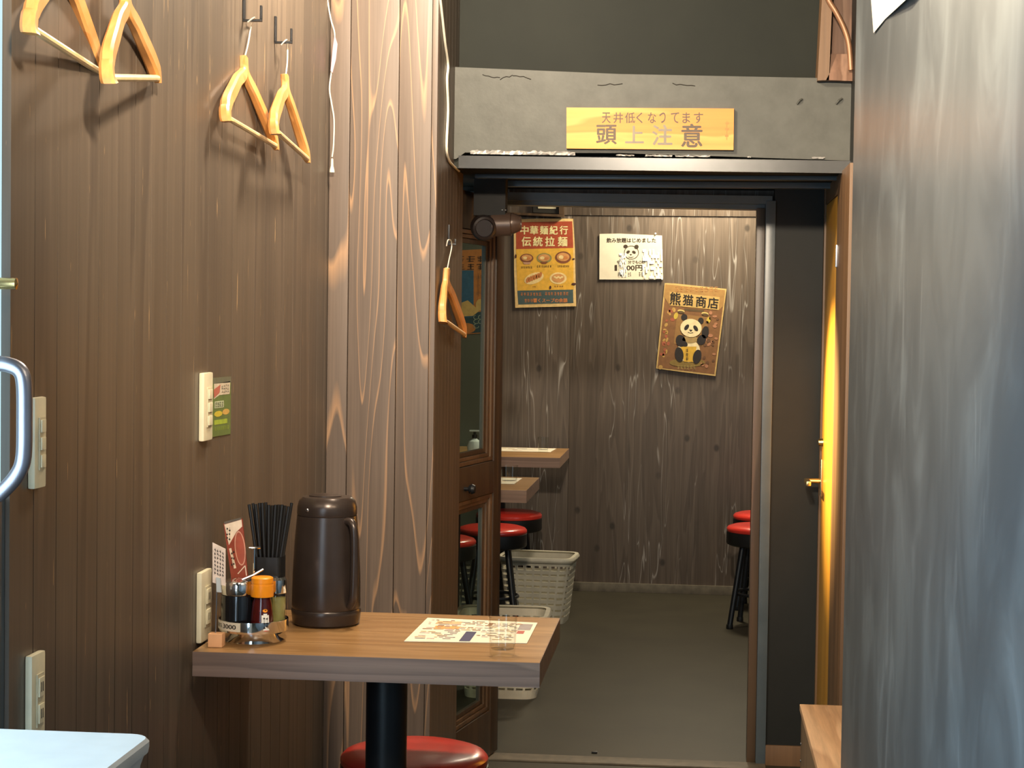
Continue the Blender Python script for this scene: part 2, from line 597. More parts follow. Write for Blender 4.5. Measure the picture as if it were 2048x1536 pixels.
class Print:
    """Flat print on a sheet: f(u, v, layer) gives the point on the sheet (v grows downward)."""

    def __init__(s, f):
        s.f, s.mb, s.mats, s.layer = f, MB(), [], 1

    def mi(s, m):
        if m not in s.mats:
            s.mats.append(m)
        return s.mats.index(m)

    def poly(s, pts, m, layer=None):
        L = layer if layer is not None else s.layer
        vs = [s.f(x, y, L) for x, y in pts]
        a = sum(pts[i][0] * pts[(i + 1) % len(pts)][1] - pts[(i + 1) % len(pts)][0] * pts[i][1] for i in range(len(pts)))
        idx = list(range(len(vs)))
        if a > 0:
            idx = idx[::-1]
        s.mb.add(vs, [tuple(idx)], s.mi(m))
        return s

    def rect(s, x0, y0, x1, y1, m, layer=None):
        return s.poly([(x0, y0), (x1, y0), (x1, y1), (x0, y1)], m, layer)

    def ell(s, cx, cy, rx, ry, m, layer=None, rot=0.0, n=20):
        c, q = math.cos(rot), math.sin(rot)
        pts = []
        for k in range(n):
            a = 2 * PI * k / n
            x, y = rx * math.cos(a), ry * math.sin(a)
            pts.append((cx + x * c - y * q, cy + x * q + y * c))
        return s.poly(pts, m, layer)

    def line(s, pts, wd, m, layer=None):
        for (ax, ay), (bx, by) in zip(pts, pts[1:]):
            dx, dy = bx - ax, by - ay
            L = math.hypot(dx, dy) or 1
            nx, ny = -dy / L * wd / 2, dx / L * wd / 2
            s.poly([(ax + nx, ay + ny), (bx + nx, by + ny), (bx - nx, by - ny), (ax - nx, ay - ny)], m, layer)
        return s

    def text(s, t, tl, tr, bl, m, layer=None, bold=0.0):
        L = layer if layer is not None else s.layer
        vs, fs = text_geo(t)
        U = (tr[0] - tl[0], tr[1] - tl[1])
        V = (tl[0] - bl[0], tl[1] - bl[1])
        H_ = math.hypot(*V)
        w = H_ * bold * 1.1
        for i, (dx, dy) in enumerate(((0, 0), (-w, 0), (w, 0), (0, -w * 0.7), (0, w * 0.7)) if bold else ((0, 0),)):
            out = [s.f(bl[0] + a * U[0] + b * V[0] + dx, bl[1] + a * U[1] + b * V[1] + dy, L + 0.08 * i) for a, b in vs]
            s.mb.add(out, fs, s.mi(m))
        return s

    def trect(s, t, x0, y0, x1, y1, m, layer=None, bold=0.0):
        return s.text(t, (x0, y0), (x1, y0), (x0, y1), m, layer, bold)

    def squiggle(s, x0, y0, x1, y1, m, n, layer=None, seed=1):
        """Writing too small to read: short strokes in rows."""
        rnd = random.Random(seed)
        cw = (x1 - x0) / n
        h = y1 - y0
        for i in range(n):
            cx = x0 + (i + 0.5) * cw
            for k in range(3):
                yy = y0 + h * (0.15 + 0.35 * k + rnd.uniform(-0.08, 0.08))
                s.rect(cx - cw * rnd.uniform(0.25, 0.42), yy - h * 0.055, cx + cw * rnd.uniform(0.25, 0.42), yy + h * 0.055, m, layer)
            xx = cx + cw * rnd.uniform(-0.2, 0.2)
            s.rect(xx - cw * 0.06, y0, xx + cw * 0.06, y1, m, layer)
        return s

    def build(s, name, parent):
        return s.mb.build(name, s.mats, parent, smooth=False)


def on_y(Y, k=1.0, ox=0.0, oy=0.0, eps=0.0004):
    return lambda x, y, L: P(ox + x / k, oy + y / k, Y - eps * L)


# ================================================================== THE SETTING
XW = -0.932          # left wall
ZP = 4.535           # front of the pillar
XS = -0.655          # side wall behind the pillar
ZD = 5.50            # doorway wall
ZB = 8.93            # back wall
XR = 0.300           # near right partition
HL = 1.755           # low ceiling
HC = 2.50

struct('floor', MB().box((-1.6, -1.0, -0.06), (1.6, 9.1, 0.0)), M['floor'])
struct('ceiling', MB().box((-1.1, -1.0, HC), (0.7, 4.98, HC + 0.06)), M['ceiling'])
struct('wall_behind', MB().box((-1.1, -1.06, 0), (0.7, -1.0, HC)), M['beam'])
struct('wall_left_near', MB().box((-0.99, -1.0, 0), (XW, 0.45, HC)), M['beadboard'])
struct('trim_1', MB().box((-0.70, 5.42, 0.0), (0.24, 5.50, 0.006), 0.002), M['base'])

# left wall: backing and one board per groove
wl = struct('wall_left', MB().box((XW - 0.06, 2.75, 0), (XW - 0.013, ZP + 0.02, HC)), M['slot'])
y = 2.387
bw = 0.092
while y < ZP:
    y1 = min(y + bw, ZP + 0.01)
    mb = MB()
    a, b = y + 0.0013, y1 - 0.0013
    pr = [(XW - 0.013, a), (XW, a), (XW, b), (XW - 0.013, b)]
    mb.prism([(x, yy, 0) for x, yy in pr], (0, 0, HC))
    mb.build('board', M['beadboard'], wl)
    y = y1

# the entrance end of the left wall: sliding glass door
de = struct_root('door_3', (XW - 0.03, 1.6, 0), 'glass entrance door at the left edge')
MB().box((XW - 0.016, 2.302, 1.09), (XW - 0.011, 2.386, 2.3)).build('side_glass', M['entry_glass'], de)
MB().box((XW - 0.016, 2.302, 0), (XW - 0.006, 2.386, 1.0895)).build('lower_panel', M['frame_black'], de)
MB().box((XW - 0.045, 1.42, 0.02), (XW - 0.035, 2.262, 2.1)).build('glass_pane', M['entry_glass'], de)
MB().box((XW - 0.055, 2.262, 0.0), (XW - 0.018, 2.300, 2.15), 0.003).build('door_stile', M['steel'], de)
MB().box((XW - 0.055, 1.38, 0.0), (XW - 0.018, 1.42, 2.15), 0.003).build('door_stile', M['steel'], de)
MB().box((XW - 0.055, 1.42, 0.0), (XW - 0.018, 2.262, 0.12), 0.003).build('door_rail', M['steel'], de)
hy = 2.28
pts = [Vector((XW - 0.02, hy, P(0, 718, hy).z)), P(-10, 726, hy), P(18, 730, hy), P(40, 742, hy), P(48, 770, hy), P(49, 840, hy), P(47, 915, hy), P(34, 950, hy), P(8, 980, hy), P(-12, 992, hy), Vector((XW - 0.02, hy, P(0, 1006, hy).z))]
MB().tube(smooth_path(pts, 6), 0.0104, 14).build('door_handle', M['tube'], de)
MB().lathe([(0.0, 0), (0.008, 0.001), (0.008, 0.03), (0.0, 0.032)], (XW - 0.0105, 2.36, P(5, 567, 2.36).z), 14, axis=(1, 0, 0)).build('lock_knob', M['brass'], de)

# pillar clad with three planks
pl = struct_root('trim_2', (-0.79, 4.56, 0), 'brown grained plank pillar')
px0, px1, px2, px3 = -0.932, P(696, 600, ZP).x, P(793, 600, ZP).x, XS
for a, b in ((px0, px1), (px1, px2), (px2, px3 - 0.014)):
    MB().box((a + 0.0008, ZP, 0), (b - 0.0008, ZP + 0.03, HC), 0.003).build('plank', M['pillar'], pl)
MB().box((px3 - 0.0135, ZP - 0.002, 0), (px3 + 0.001, ZP + 0.03, HC), 0.003).build('corner_strip', M['pillar'], pl)

# side wall of boards behind the pillar
ws = struct('wall_side', MB().box((XS - 0.0115, ZP + 0.031, 0), (XS - 0.0075, 5.068, HC)), M['slot'])
y = ZP + 0.031
while y < 5.065:
    y1 = min(y + 0.06, 5.068)
    a, b = y + 0.0004, y1 - 0.0004
    pr = [(XS - 0.0075, a), (XS, a), (XS, b), (XS - 0.0075, b)]
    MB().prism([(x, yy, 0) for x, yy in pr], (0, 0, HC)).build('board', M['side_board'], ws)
    y = y1

# upper wall, beam and the low ceiling behind it
struct('wall_upper', MB().box((XS, 4.95, 1.95), (0.62, 4.98, HC)), M['upper'])
bt = [P(880, 134, 4.86), P(1240, 148, 4.86), P(1640, 156, 4.86), P(1740, 160, 4.86)]
bb = [P(1740, 323, 4.86), P(1690, 321, 4.86), P(1240, 306, 4.86), P(930, 305, 4.86), P(912, 318, 4.86), P(899, 318, 4.86)]
bt[0].x = XS + 0.0005
bb[-1].x = XS + 0.0005
beam = struct('trim_3', MB().prism(bt + bb, (0, 0.11, 0)), M['beam'], label='rough grey-black beam above the doorway')
# cracks in the plaster: shallow raised lips
rnd = random.Random(3)
for (xa, ya, xb, yb, n) in ((965, 150, 1000, 157, 6), (1000, 158, 1025, 150, 4), (1025, 150, 1062, 157, 5), (1195, 170, 1245, 168, 6), (1345, 168, 1390, 170, 6)):
    pt = [P(xa + (xb - xa) * k / n, ya + (yb - ya) * k / n + rnd.uniform(-2, 2), 4.859) for k in range(n + 1)]
    MB().tube(pt, 0.0011, 5).build('crack', M['slot'], beam)
for (xa, ya, xb, yb) in ((1594, 208, 1604, 198), (1672, 208, 1684, 197)):
    MB().tube([P(xa, ya, 4.858), P((xa + xb) / 2, (ya + yb) / 2 - 2, 4.852), P(xb, yb, 4.858)], 0.003, 6).build('plaster_lump', M['beam'], beam)
q0, q1 = P(917, 312, 4.85), P(1730, 321, 4.85)
ra = MB()
ra.prism([P(917, 311, 4.845), P(1730, 322, 4.845), P(1730, 347, 4.845), P(917, 336, 4.845)], (0, 0.014, 0))
struct('trim_4', ra, M['rail'], label='shiny grey edge rail along the foot of the beam')
struct('wall_low_ceiling', MB().box((-1.0, 4.872, HL), (0.62, 5.62, HL + 0.03)), M['upper'])
for yy, hh in ((5.05, 0.012), (5.28, 0.018)):
    struct('trim_5', MB().box((-0.62, yy, HL - hh), (0.39, yy + 0.03, HL - 0.0005), 0.003), M['frame_black'])

# doorway wall
struct('wall_door_right', MB().box((0.2375, ZD, 0), (0.405, ZD + 0.06, HL - 0.001)), M['black_board'])
struct('baseboard_right', MB().box((0.2380, ZD - 0.012, 0.0), (0.388, ZD - 0.0005, 0.062), 0.002), M['casing'])
struct('wall_door_left', MB().box((-1.36, ZD + 0.03, 0), (-0.745, ZD + 0.09, HL - 0.001)).box((-0.7448, ZD + 0.03, 1.66), (-0.592, ZD + 0.09, HL - 0.001)), M['black_board'])
struct('wall_above_door', MB().box((-1.36, 5.63, HL - 0.05), (1.36, 5.69, 2.42)), M['plywood'])
d2 = struct_root('door_2', (-0.2, ZD, 0), 'blue-black frame of the open doorway')
xa, xb = P(1517, 900, ZD).x + 0.002, 0.237
MB().prism([P(925, 383, ZD - 0.01), P(1545, 392, ZD - 0.01), P(1545, 408, ZD - 0.01), P(925, 399, ZD - 0.01)], (0, 0.07, 0)).build('header', M['frame_black'], d2)
MB().prism([P(1000, 399, ZD + 0.03), P(1530, 407, ZD + 0.03), P(1530, 419, ZD + 0.03), P(1000, 409, ZD + 0.03)], (0, 0.07, 0)).build('header_stop', M['frame_black'], d2)
MB().box((xa + 0.006, ZD - 0.014, 0), (xb + 0.004, ZD + 0.05, HL - 0.04), 0.003).build('jamb', M['frame_black'], d2)
MB().box((xa - 0.020, ZD + 0.02, 0), (xa + 0.006, ZD + 0.09, HL - 0.06), 0.003).build('jamb_stop', M['moulding'], d2)

# right: varnished door, casing and wall beyond the partition
struct('wall_right_far', MB().box((0.405, 3.2, 0), (0.45, 5.56, HC)), M['black_board'])
struct('wall_right_far_end', MB().box((0.406, 5.561, 0), (0.45, 5.62, HC)), M['black_board'])
d1 = struct_root('door_4', (0.39, 5.2, 0), 'varnished golden wooden door behind the partition')
MB().box((0.389, 4.98, 0.02), (0.404, 5.455, 1.70), 0.002).build('door_leaf', M['gold_door'], d1)
MB().box((0.384, 5.46, 0), (0.4045, 5.495, 1.752), 0.002).build('door_edge', M['casing'], d1)
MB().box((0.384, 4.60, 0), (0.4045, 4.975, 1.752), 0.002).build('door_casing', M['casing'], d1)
MB().box((0.386, 4.976, 1.702), (0.4045, 5.458, 1.752), 0.001).build('door_head', M['casing'], d1)
hz = P(1630, 962, 5.40).z
MB().box((0.383, 5.385, hz - 0.045), (0.389, 5.425, hz + 0.065), 0.002).build('lock_plate', M['brass'], d1)
lv = MB().tube([(0.388, 5.405, hz), (0.345, 5.405, hz)], 0.0075, 10)
lv.box((0.336, 5.30, hz - 0.007), (0.350, 5.415, hz + 0.007), 0.004)
lv.build('lever_handle', M['brass'], d1)
MB().lathe([(0.0, 0.016), (0.010, 0.013), (0.012, 0.0)][::-1], (0.3889, 5.405, hz + 0.115), 14, axis=(-1, 0, 0)).build('lock_knob', M['brass'], d1)
MB().box((0.379, 4.93, 1.50), (0.384, 4.95, 1.56), 0.002).build('hinge', M['steel'], d1)

# near right partition
wr = struct('wall_right', MB().box((XR, 0.2, 0), (XR + 0.055, 3.52, HC)), M['black_wall'])
MB().box((XR + 0.002, 3.5205, 0), (XR + 0.0548, 3.5305, HC), 0.002).build('end_strip', M['frame_black'], wr)

# the back room
wb = struct('wall_back', MB().box((-1.36, ZB + 0.012, 0), (1.36, ZB + 0.07, 2.42)), M['slot'])
ph = P(1300, 432, ZB).z
xs = [-1.36, P(1140, 700, ZB).x - 0.46 - 0.45, P(1140, 700, ZB).x, P(1507, 700, ZB).x + 0.002, 1.36]
for a, b in zip(xs, xs[1:]):
    if b - a < 0.02:
        continue
    MB().box((a + 0.0006, ZB, 0.0), (b - 0.0006, ZB + 0.0115, ph - 0.0008), 0.001).build('panel', M['plywood'], wb)
    MB().box((a + 0.0006, ZB - 0.004, ph + 0.0008), (b - 0.0006, ZB + 0.0115, 2.42), 0.001).build('panel', M['plywood'], wb)
struct('wall_back_left', MB().box((-1.42, 5.63, 0), (-1.361, 9.0, 2.42)), M['black_board'])
struct('wall_back_right', MB().box((1.361, 5.63, 0), (1.42, 9.0, 2.42)), M['plywood'])
struct('ceiling_back', MB().box((-1.42, 5.60, 2.421), (1.42, 9.0, 2.47)), M['plywood'])
bbz = 0.045
struct('baseboard_back', MB().box((-1.36, ZB - 0.014, 0), (1.36, ZB - 0.0005, bbz), 0.002), M['base'])
# black painted board on the left part of the back wall (seen through the door glass)
struct('wall_back_dark', MB().box((-1.355, ZB - 0.022, 0.05), (P(1001, 700, ZB).x, ZB - 0.0045, 2.3)), M['dark_panel'])

# ------------------------------------------------------------------ the open door with dark glass
H = Vector((-0.583, 5.52, 0))
dd = Vector((-0.196, -0.981, 0)).normalized()
nn = Vector((0.981, -0.196, 0)).normalized()
DM = Matrix((dd, -nn, Vector((0, 0, 1)))).transposed().to_4x4()
DM.translation = H
dl = struct_root('door_1', H, 'dark brown glazed door standing open')


def dbox(a0, a1, h0, h1, b0, b1, c=0.002):
    return MB().box((a0, b0, h0), (a1, b1, h1), c, mat=DM)


WD = 0.60
dbox(0, 0.075, 0.01, 1.715, 0, 0.032).build('stile', M['door_brown'], dl)
dbox(WD - 0.05, WD, 0.01, 1.715, 0, 0.032).build('stile', M['door_brown'], dl)
dbox(0.0755, WD - 0.0505, 1.607, 1.715, 0, 0.032).build('rail', M['door_brown'], dl)
dbox(0.0755, WD - 0.0505, 0.818, 0.916, 0, 0.032).build('rail', M['door_brown'], dl)
dbox(0.0755, WD - 0.0505, 0.01, 0.150, 0, 0.032).build('rail', M['door_brown'], dl)
for h0, h1 in ((0.918, 1.605), (0.152, 0.816)):
    for k, (ins, wd, dep, mt) in enumerate(((0.0, 0.020, 0.004, 'moulding'), (0.022, 0.018, 0.009, 'moulding'), (0.042, 0.022, 0.014, 'door_brown'))):
        a0, a1, g0, g1 = 0.076 + ins, WD - 0.051 - ins, h0 + ins * 0.6, h1 - ins * 0.6
        wv = wd * 0.6
        mb = MB()
        for bx in ((a0, a0 + wd, g0, g1), (a1 - wd, a1, g0, g1), (a0 + wd, a1 - wd, g0, g0 + wv), (a0 + wd, a1 - wd, g1 - wv, g1)):
            mb.box((bx[0], dep, bx[2]), (bx[1], 0.028, bx[3]), 0.002, mat=DM)
        mb.build('glazing_bead', M[mt], dl)
    dbox(0.136, WD - 0.111, h0 + 0.03, h1 - 0.03, 0.016, 0.020, 0).build('glass_pane', M['pane'], dl)
kp = DM @ Vector((0.355, 0, 0.853))
MB().lathe([(0.006, 0), (0.006, 0.012), (0.013, 0.016), (0.015, 0.024), (0.011, 0.032), (0.0, 0.034)], kp, 16, axis=nn).build('door_knob', M['black_metal'], dl)

# ================================================================== FURNITURE
# ------------------------------------------------------------------ tables
TH = 0.72


def make_table(x0, x1, y0, y1, label, group=None, thick=0.046, label_only=False):
    t = thing('pedestal_table', ((x0 + x1) / 2, (y0 + y1) / 2, 0), label, 'table', group)
    MB().box((x0, y0 + 0.0012, TH - thick), (x1 - 0.0012, y1, TH), 0.0006).build('table_top', M['table'], t)
    MB().box((x0, y0, TH - thick), (x1, y0 + 0.0011, TH - 0.0004)).box((x1 - 0.0011, y0 + 0.0012, TH - thick), (x1, y1, TH - 0.0004)).build('edge_cool_strip', M['table_edge'], t)  # thin strips that carry the cool-lit tone of the edges
    cx, cy = (x0 + x1) / 2, (y0 + y1) / 2
    MB().lathe([(0.041, 0.014), (0.041, TH - thick - 0.012), (0.11, TH - thick - 0.008), (0.11, TH - thick - 0.0005)], (cx, cy, 0), 28).build('column', M['black_metal'], t)
    MB().lathe([(0.13, 0.0), (0.13, 0.008), (0.12, 0.013), (0.05, 0.022), (0.042, 0.03)], (cx, cy, 0), 32).build('base_plate', M['black_metal'], t)
    return t


fl_, fr_, br_ = PZ(385, 1303, TH), PZ(1081, 1326, TH), PZ(1119, 1236, TH)
T1 = ((fl_.y + fr_.y) / 2, br_.y)
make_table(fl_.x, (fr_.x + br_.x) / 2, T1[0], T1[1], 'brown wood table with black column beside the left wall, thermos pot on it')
fr_, br_ = PZ(1053, 981, TH), PZ(1079, 955, TH)
T2 = ((fr_.x + br_.x) / 2, fr_.y, br_.y)
make_table(T2[0] - 0.64, T2[0], T2[1], T2[2], 'brown wood back room table nearest the glazed door, glass at its corner')
fr_, br_ = PZ(1121, 916, TH), PZ(1137, 897, TH)
T3 = ((fr_.x + br_.x) / 2, fr_.y, min(br_.y, ZB - 0.03))
make_table(T3[0] - 0.64, T3[0], T3[1], T3[2], 'brown wood table farthest away, against the back wall')
print('TABLES', fl_, T1, T2, T3)


# ------------------------------------------------------------------ stools
def make_stool(c, h, r, label, group=None, rot=0.4):
    cx, cy = c
    t = thing('bar_stool', (cx, cy, 0), label, 'stool', group)
    s = MB()
    s.lathe([(r * 0.985, h - 0.026), (r, h - 0.020), (r * 0.995, h - 0.012), (r * 0.95, h - 0.004), (r * 0.8, h + 0.003), (r * 0.4, h + 0.006), (0.0, h + 0.007)], (cx, cy, 0), 40)
    s.build('seat_cushion', M['red_vinyl'], t)
    MB().lathe([(r * 0.90, h - 0.088), (r * 0.985, h - 0.082), (r * 1.0, h - 0.075), (r * 1.0, h - 0.028), (r * 0.97, h - 0.0265)], (cx, cy, 0), 40).build('seat_band', M['black'], t)
    for k in range(4):
        a = rot + k * PI / 2
        d = Vector((math.cos(a), math.sin(a), 0))
        p0 = Vector((cx, cy, h - 0.086)) + d * r * 0.62
        p1 = Vector((cx, cy, 0.012)) + d * r * 1.02
        lg = MB().tube([p0, p1], 0.0125, 12).build('leg', M['black_metal'], t)
        MB().lathe([(0.014, 0.0), (0.0155, 0.004), (0.0145, 0.02)], (p1.x, p1.y, 0.0), 12).build('rubber_foot', M['black'], lg)
    hr = 0.15
    f = (h - 0.086 - hr) / (h - 0.098)
    MB().torus((cx, cy, hr), r * (0.62 + 0.40 * f) - 0.016, 0.007, 36, 8).build('foot_ring', M['black_metal'], t)
    return t


make_stool((-0.575, 3.765), 0.425, 0.158, 'red round stool in the foreground under the front table', rot=0.8)
make_stool((-0.842, 8.34), 0.450, 0.155, 'red round stool below the farthest table, left of the grey basket', rot=0.75)
make_stool((-0.850, 7.72), 0.450, 0.150, 'red round stool with a leg in front of the far grey basket', rot=-0.70)
make_stool((-1.020, 7.27 + 0.02), 0.450, 0.150, 'red round stool seen through the lower door glass', rot=0.3)
make_stool((0.312, 8.02), 0.450, 0.150, 'red round stool at the right door jamb, nearer of the two', rot=0.55)
make_stool((0.352, 8.55), 0.450, 0.150, 'red round stool at the right door jamb, farther of the two', rot=0.6)


# ------------------------------------------------------------------ laundry baskets
def make_basket(cx, cy, label, rot=0.0, wx=0.31, wy=0.25, h=0.287, z0=0.0, group=None):
    t = thing('laundry_basket', (cx, cy, z0), label, 'basket', group)
    R = Matrix.Rotation(rot, 3, 'Z')

    def ring(hx, hy, rad, n=6):
        pts = []
        segs = ((hx - rad, hy - rad, 0), (-(hx - rad), hy - rad, PI / 2), (-(hx - rad), -(hy - rad), PI), (hx - rad, -(hy - rad), 1.5 * PI))
        for (ox, oy, a0) in segs:
            for k in range(n):
                a = a0 + (PI / 2) * k / (n - 1)
                pts.append(Vector((ox + rad * math.cos(a), oy + rad * math.sin(a), 0)))
        # resample evenly
        L = [0]
        m = len(pts)
        for i in range(m):
            L.append(L[-1] + (pts[(i + 1) % m] - pts[i]).length)
        out = []
        K = 108
        j = 0
        for i in range(K):
            s = L[-1] * i / K
            while L[j + 1] < s:
                j += 1
            f = (s - L[j]) / (L[j + 1] - L[j])
            out.append(pts[j].lerp(pts[(j + 1) % m], f))
        return out

    hs = [0.0, 0.03]
    for i in range(8):
        hs += [hs[-1] + 0.0095, hs[-1] + 0.0095 + 0.017]
    hs += [h - 0.047, h - 0.027, h]
    hs = [q for q in hs if q <= h - 0.055 or q >= h - 0.048]
    hs = sorted(set(hs))
    rows = []
    for hh in hs:
        tt = 0.80 + 0.20 * (hh / h)
        rows.append([Vector((cx, cy, z0 + hh + 0.001)) + R @ q for q in ring(wx / 2 * tt, wy / 2 * tt, 0.045)])
    K = len(rows[0])
    mb = MB()
    vs = [q for rw in rows for q in rw]
    fs = []
    for i in range(len(rows) - 1):
        for k in range(K):
            hole = False
            if 1 <= i < len(rows) - 3:
                hole = (i % 2 == 1) and (k % 4 != 0)
            if i == len(rows) - 3:
                hole = (k % 4 != 0)
            if not hole:
                k2 = (k + 1) % K
                fs.append((i * K + k, i * K + k2, (i + 1) * K + k2, (i + 1) * K + k))
    fs.append(tuple(range(K - 1, -1, -1)))
    mb.add(vs, fs)
    o = mb.build('basket_body', M['basket'], t, smooth=False)
    sm = o.modifiers.new('thickness', 'SOLIDIFY')
    sm.thickness = 0.007
    sm.offset = 1
    top = rows[-1]
    cen = Vector((cx, cy, 0))
    rim = MB()
    prof = [(0.0045, 0.0), (0.0, 0.006), (0.012, 0.006), (0.016, -0.002), (0.014, -0.014)]
    vs, fs = [], []
    for q in top:
        d = (q - Vector((cx, cy, q.z))).normalized()
        for (a, b) in prof:
            vs.append(q + d * a + Vector((0, 0, b)))
    n = len(prof)
    for k in range(K):
        k2 = (k + 1) % K
        for i in range(n - 1):
            fs.append((k * n + i, k2 * n + i, k2 * n + i + 1, k * n + i + 1))
    rim.add(vs, fs)
    ro = rim.build('basket_rim', M['basket'], t, sharp=60)
    sm = ro.modifiers.new('thickness', 'SOLIDIFY')
    sm.thickness = 0.003
    return t


make_basket(-0.672, 8.02, 'grey perforated laundry basket on the floor behind a stool leg', rot=-0.08)
make_basket(-0.665, 6.42, 'grey laundry basket behind the front table, only rim and foot showing', rot=0.03)
make_basket(-1.04, 8.02, 'grey laundry basket seen dim through the lower door glass', rot=0.05)

# ------------------------------------------------------------------ wooden low bench at the right
hb = 0.45
bt_ = thing('wooden_bench', (0.292, 3.9, 0), 'low wooden box bench with pale top beside the black partition', 'bench')
yb0, yb1 = 3.535, PZ(1630, 1409, hb).y
xl = PZ(1603, 1409, hb).x
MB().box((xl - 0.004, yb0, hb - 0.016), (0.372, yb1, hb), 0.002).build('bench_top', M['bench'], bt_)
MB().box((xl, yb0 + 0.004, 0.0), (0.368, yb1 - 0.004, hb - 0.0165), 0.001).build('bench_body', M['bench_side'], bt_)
for zz in (0.36, 0.32):
    MB().lathe([(0.0035, 0), (0.0025, 0.002), (0, 0.0025)], (xl, yb1 - 0.02, zz), 10, axis=(-1, 0, 0)).build('screw', M['steel'], bt_)

# ------------------------------------------------------------------ white bin at the left bottom corner
hw = 0.885
ctr = PZ(309, 1468, hw)
xr_, yb_ = ctr.x, ctr.y
wbn = thing('plastic_bin', (xr_ - 0.14, yb_ - 0.17, 0), 'white plastic bin with flat lid in the bottom left corner', 'bin')


def rrect(x0, x1, y0, y1, r, z, n=6):
    out = []
    for (ox, oy, a0) in ((x1 - r, y1 - r, 0), (x0 + r, y1 - r, PI / 2), (x0 + r, y0 + r, PI), (x1 - r, y0 + r, 1.5 * PI)):
        for k in range(n):
            a = a0 + PI / 2 * k / (n - 1)
            out.append(Vector((ox + r * math.cos(a), oy + r * math.sin(a), z)))
    return out


def loft(mb, rings, cap0=True, cap1=True, mi=0):
    n = len(rings[0])
    vs = [q for r_ in rings for q in r_]
    fs = []
    for i in range(len(rings) - 1):
        for k in range(n):
            k2 = (k + 1) % n
            fs.append((i * n + k, i * n + k2, (i + 1) * n + k2, (i + 1) * n + k))
    if cap0:
        fs.append(tuple(range(n - 1, -1, -1)))
    if cap1:
        fs.append(tuple((len(rings) - 1) * n + k for k in range(n)))
    return mb.add(vs, fs, mi)


x0_, x1_, y0_, y1_ = xr_ - 0.28, xr_, yb_ - 0.36, yb_
lidr = []
for ins, z in ((0.001, hw - 0.016), (0.0, hw - 0.010), (0.0, hw - 0.004), (0.003, hw), (0.006, hw)):
    lidr.append(rrect(x0_ + ins, x1_ - ins, y0_ + ins, y1_ - ins, 0.022, z))
loft(MB(), lidr).build('lid', M['white'], wbn)
body = []
for z, k in ((0.0, 0.035), (hw - 0.10, 0.012), (hw - 0.03, 0.008), (hw - 0.0165, 0.004)):
    body.append(rrect(x0_ + k, x1_ - k, y0_ + k, y1_ - k, 0.02, z))
loft(MB(), body).build('bin_body', M['white'], wbn)
MB().box((x1_ - 0.009, yb_ - 0.21, hw - 0.05), (x1_ + 0.004, yb_ - 0.12, hw - 0.036), 0.004).build('side_grip', M['white'], wbn)

# ================================================================== ON THE FRONT TABLE
# thermos pot
q = PZ(652, 1247, TH)
pc = Vector((q.x, q.y, TH + 0.0005))
pot = thing('thermos_pot', pc, 'dark brown thermos jug with handle on the front table', 'thermos')
MB().lathe([(0.064, 0.0), (0.0685, 0.004), (0.0705, 0.022), (0.0712, 0.030), (0.0695, 0.033)], pc, 40).build('pot_base', M['pot'], pot)
MB().lathe([(0.0690, 0.0335), (0.0700, 0.040), (0.0690, 0.10), (0.0655, 0.17), (0.0610, 0.222)], pc, 40).build('pot_body', M['pot'], pot)
MB().lathe([(0.0600, 0.2225), (0.0612, 0.226), (0.0605, 0.240), (0.0575, 0.252), (0.050, 0.2595), (0.030, 0.2605), (0.0, 0.261)], pc, 40).build('pot_cap', M['pot'], pot)
MB().lathe([(0.026, 0.2595), (0.026, 0.262), (0.020, 0.265), (0.0, 0.266)], pc + Vector((-0.004, 0, 0)), 24, sx=1.3).build('pour_button', M['pot'], pot)
hd = Vector((0.80, -0.60, 0)).normalized()
hpth = [pc + hd * 0.060 + Vector((0, 0, 0.214)), pc + hd * 0.074 + Vector((0, 0, 0.212)), pc + hd * 0.082 + Vector((0, 0, 0.195)), pc + hd * 0.084 + Vector((0, 0, 0.15)), pc + hd * 0.083 + Vector((0, 0, 0.10)), pc + hd * 0.080 + Vector((0, 0, 0.06)), pc + hd * 0.070 + Vector((0, 0, 0.043))]
MB().tube(smooth_path(hpth, 5), 0.0085, 12).build('pot_handle', M['pot'], pot)
MB().lathe([(0.004, 0), (0.003, 0.002), (0, 0.0025)], pc + Vector((-0.030, -0.0525, 0.236)), 10, axis=(-0.5, -0.86, 0)).build('pot_badge', M['steel'], pot)

# condiment caddy
q = PZ(507, 1281, TH)
cc = Vector((q.x, q.y, TH + 0.0005))
print('POS', pc, cc)
cad = thing('condiment_caddy', cc, 'round chrome condiment carousel at the wall end of the front table', 'caddy')
MB().lathe([(0.056, 0.0), (0.057, 0.002), (0.050, 0.006), (0.044, 0.014), (0.042, 0.020)], cc, 36).build('caddy_foot', M['chrome'], cad)
MB().lathe([(0.0, 0.0205), (0.060, 0.0205), (0.066, 0.022), (0.0668, 0.026), (0.0668, 0.044), (0.0655, 0.0445), (0.0648, 0.042), (0.0645, 0.024), (0.0, 0.0235)], cc, 40).build('caddy_ring', M['chrome'], cad)
MB().tube([cc + Vector((0, 0, 0.024)), cc + Vector((0, 0, 0.178))], 0.0022, 8).build('caddy_rod', M['chrome'], cad)
MB().tube([cc + Vector((-0.010, -0.001, 0.179)), cc + Vector((0, 0, 0.1785)), cc + Vector((0.012, 0.001, 0.179))], [0.0018, 0.0026, 0.0018], 8).build('caddy_grip', M['chrome'], cad)
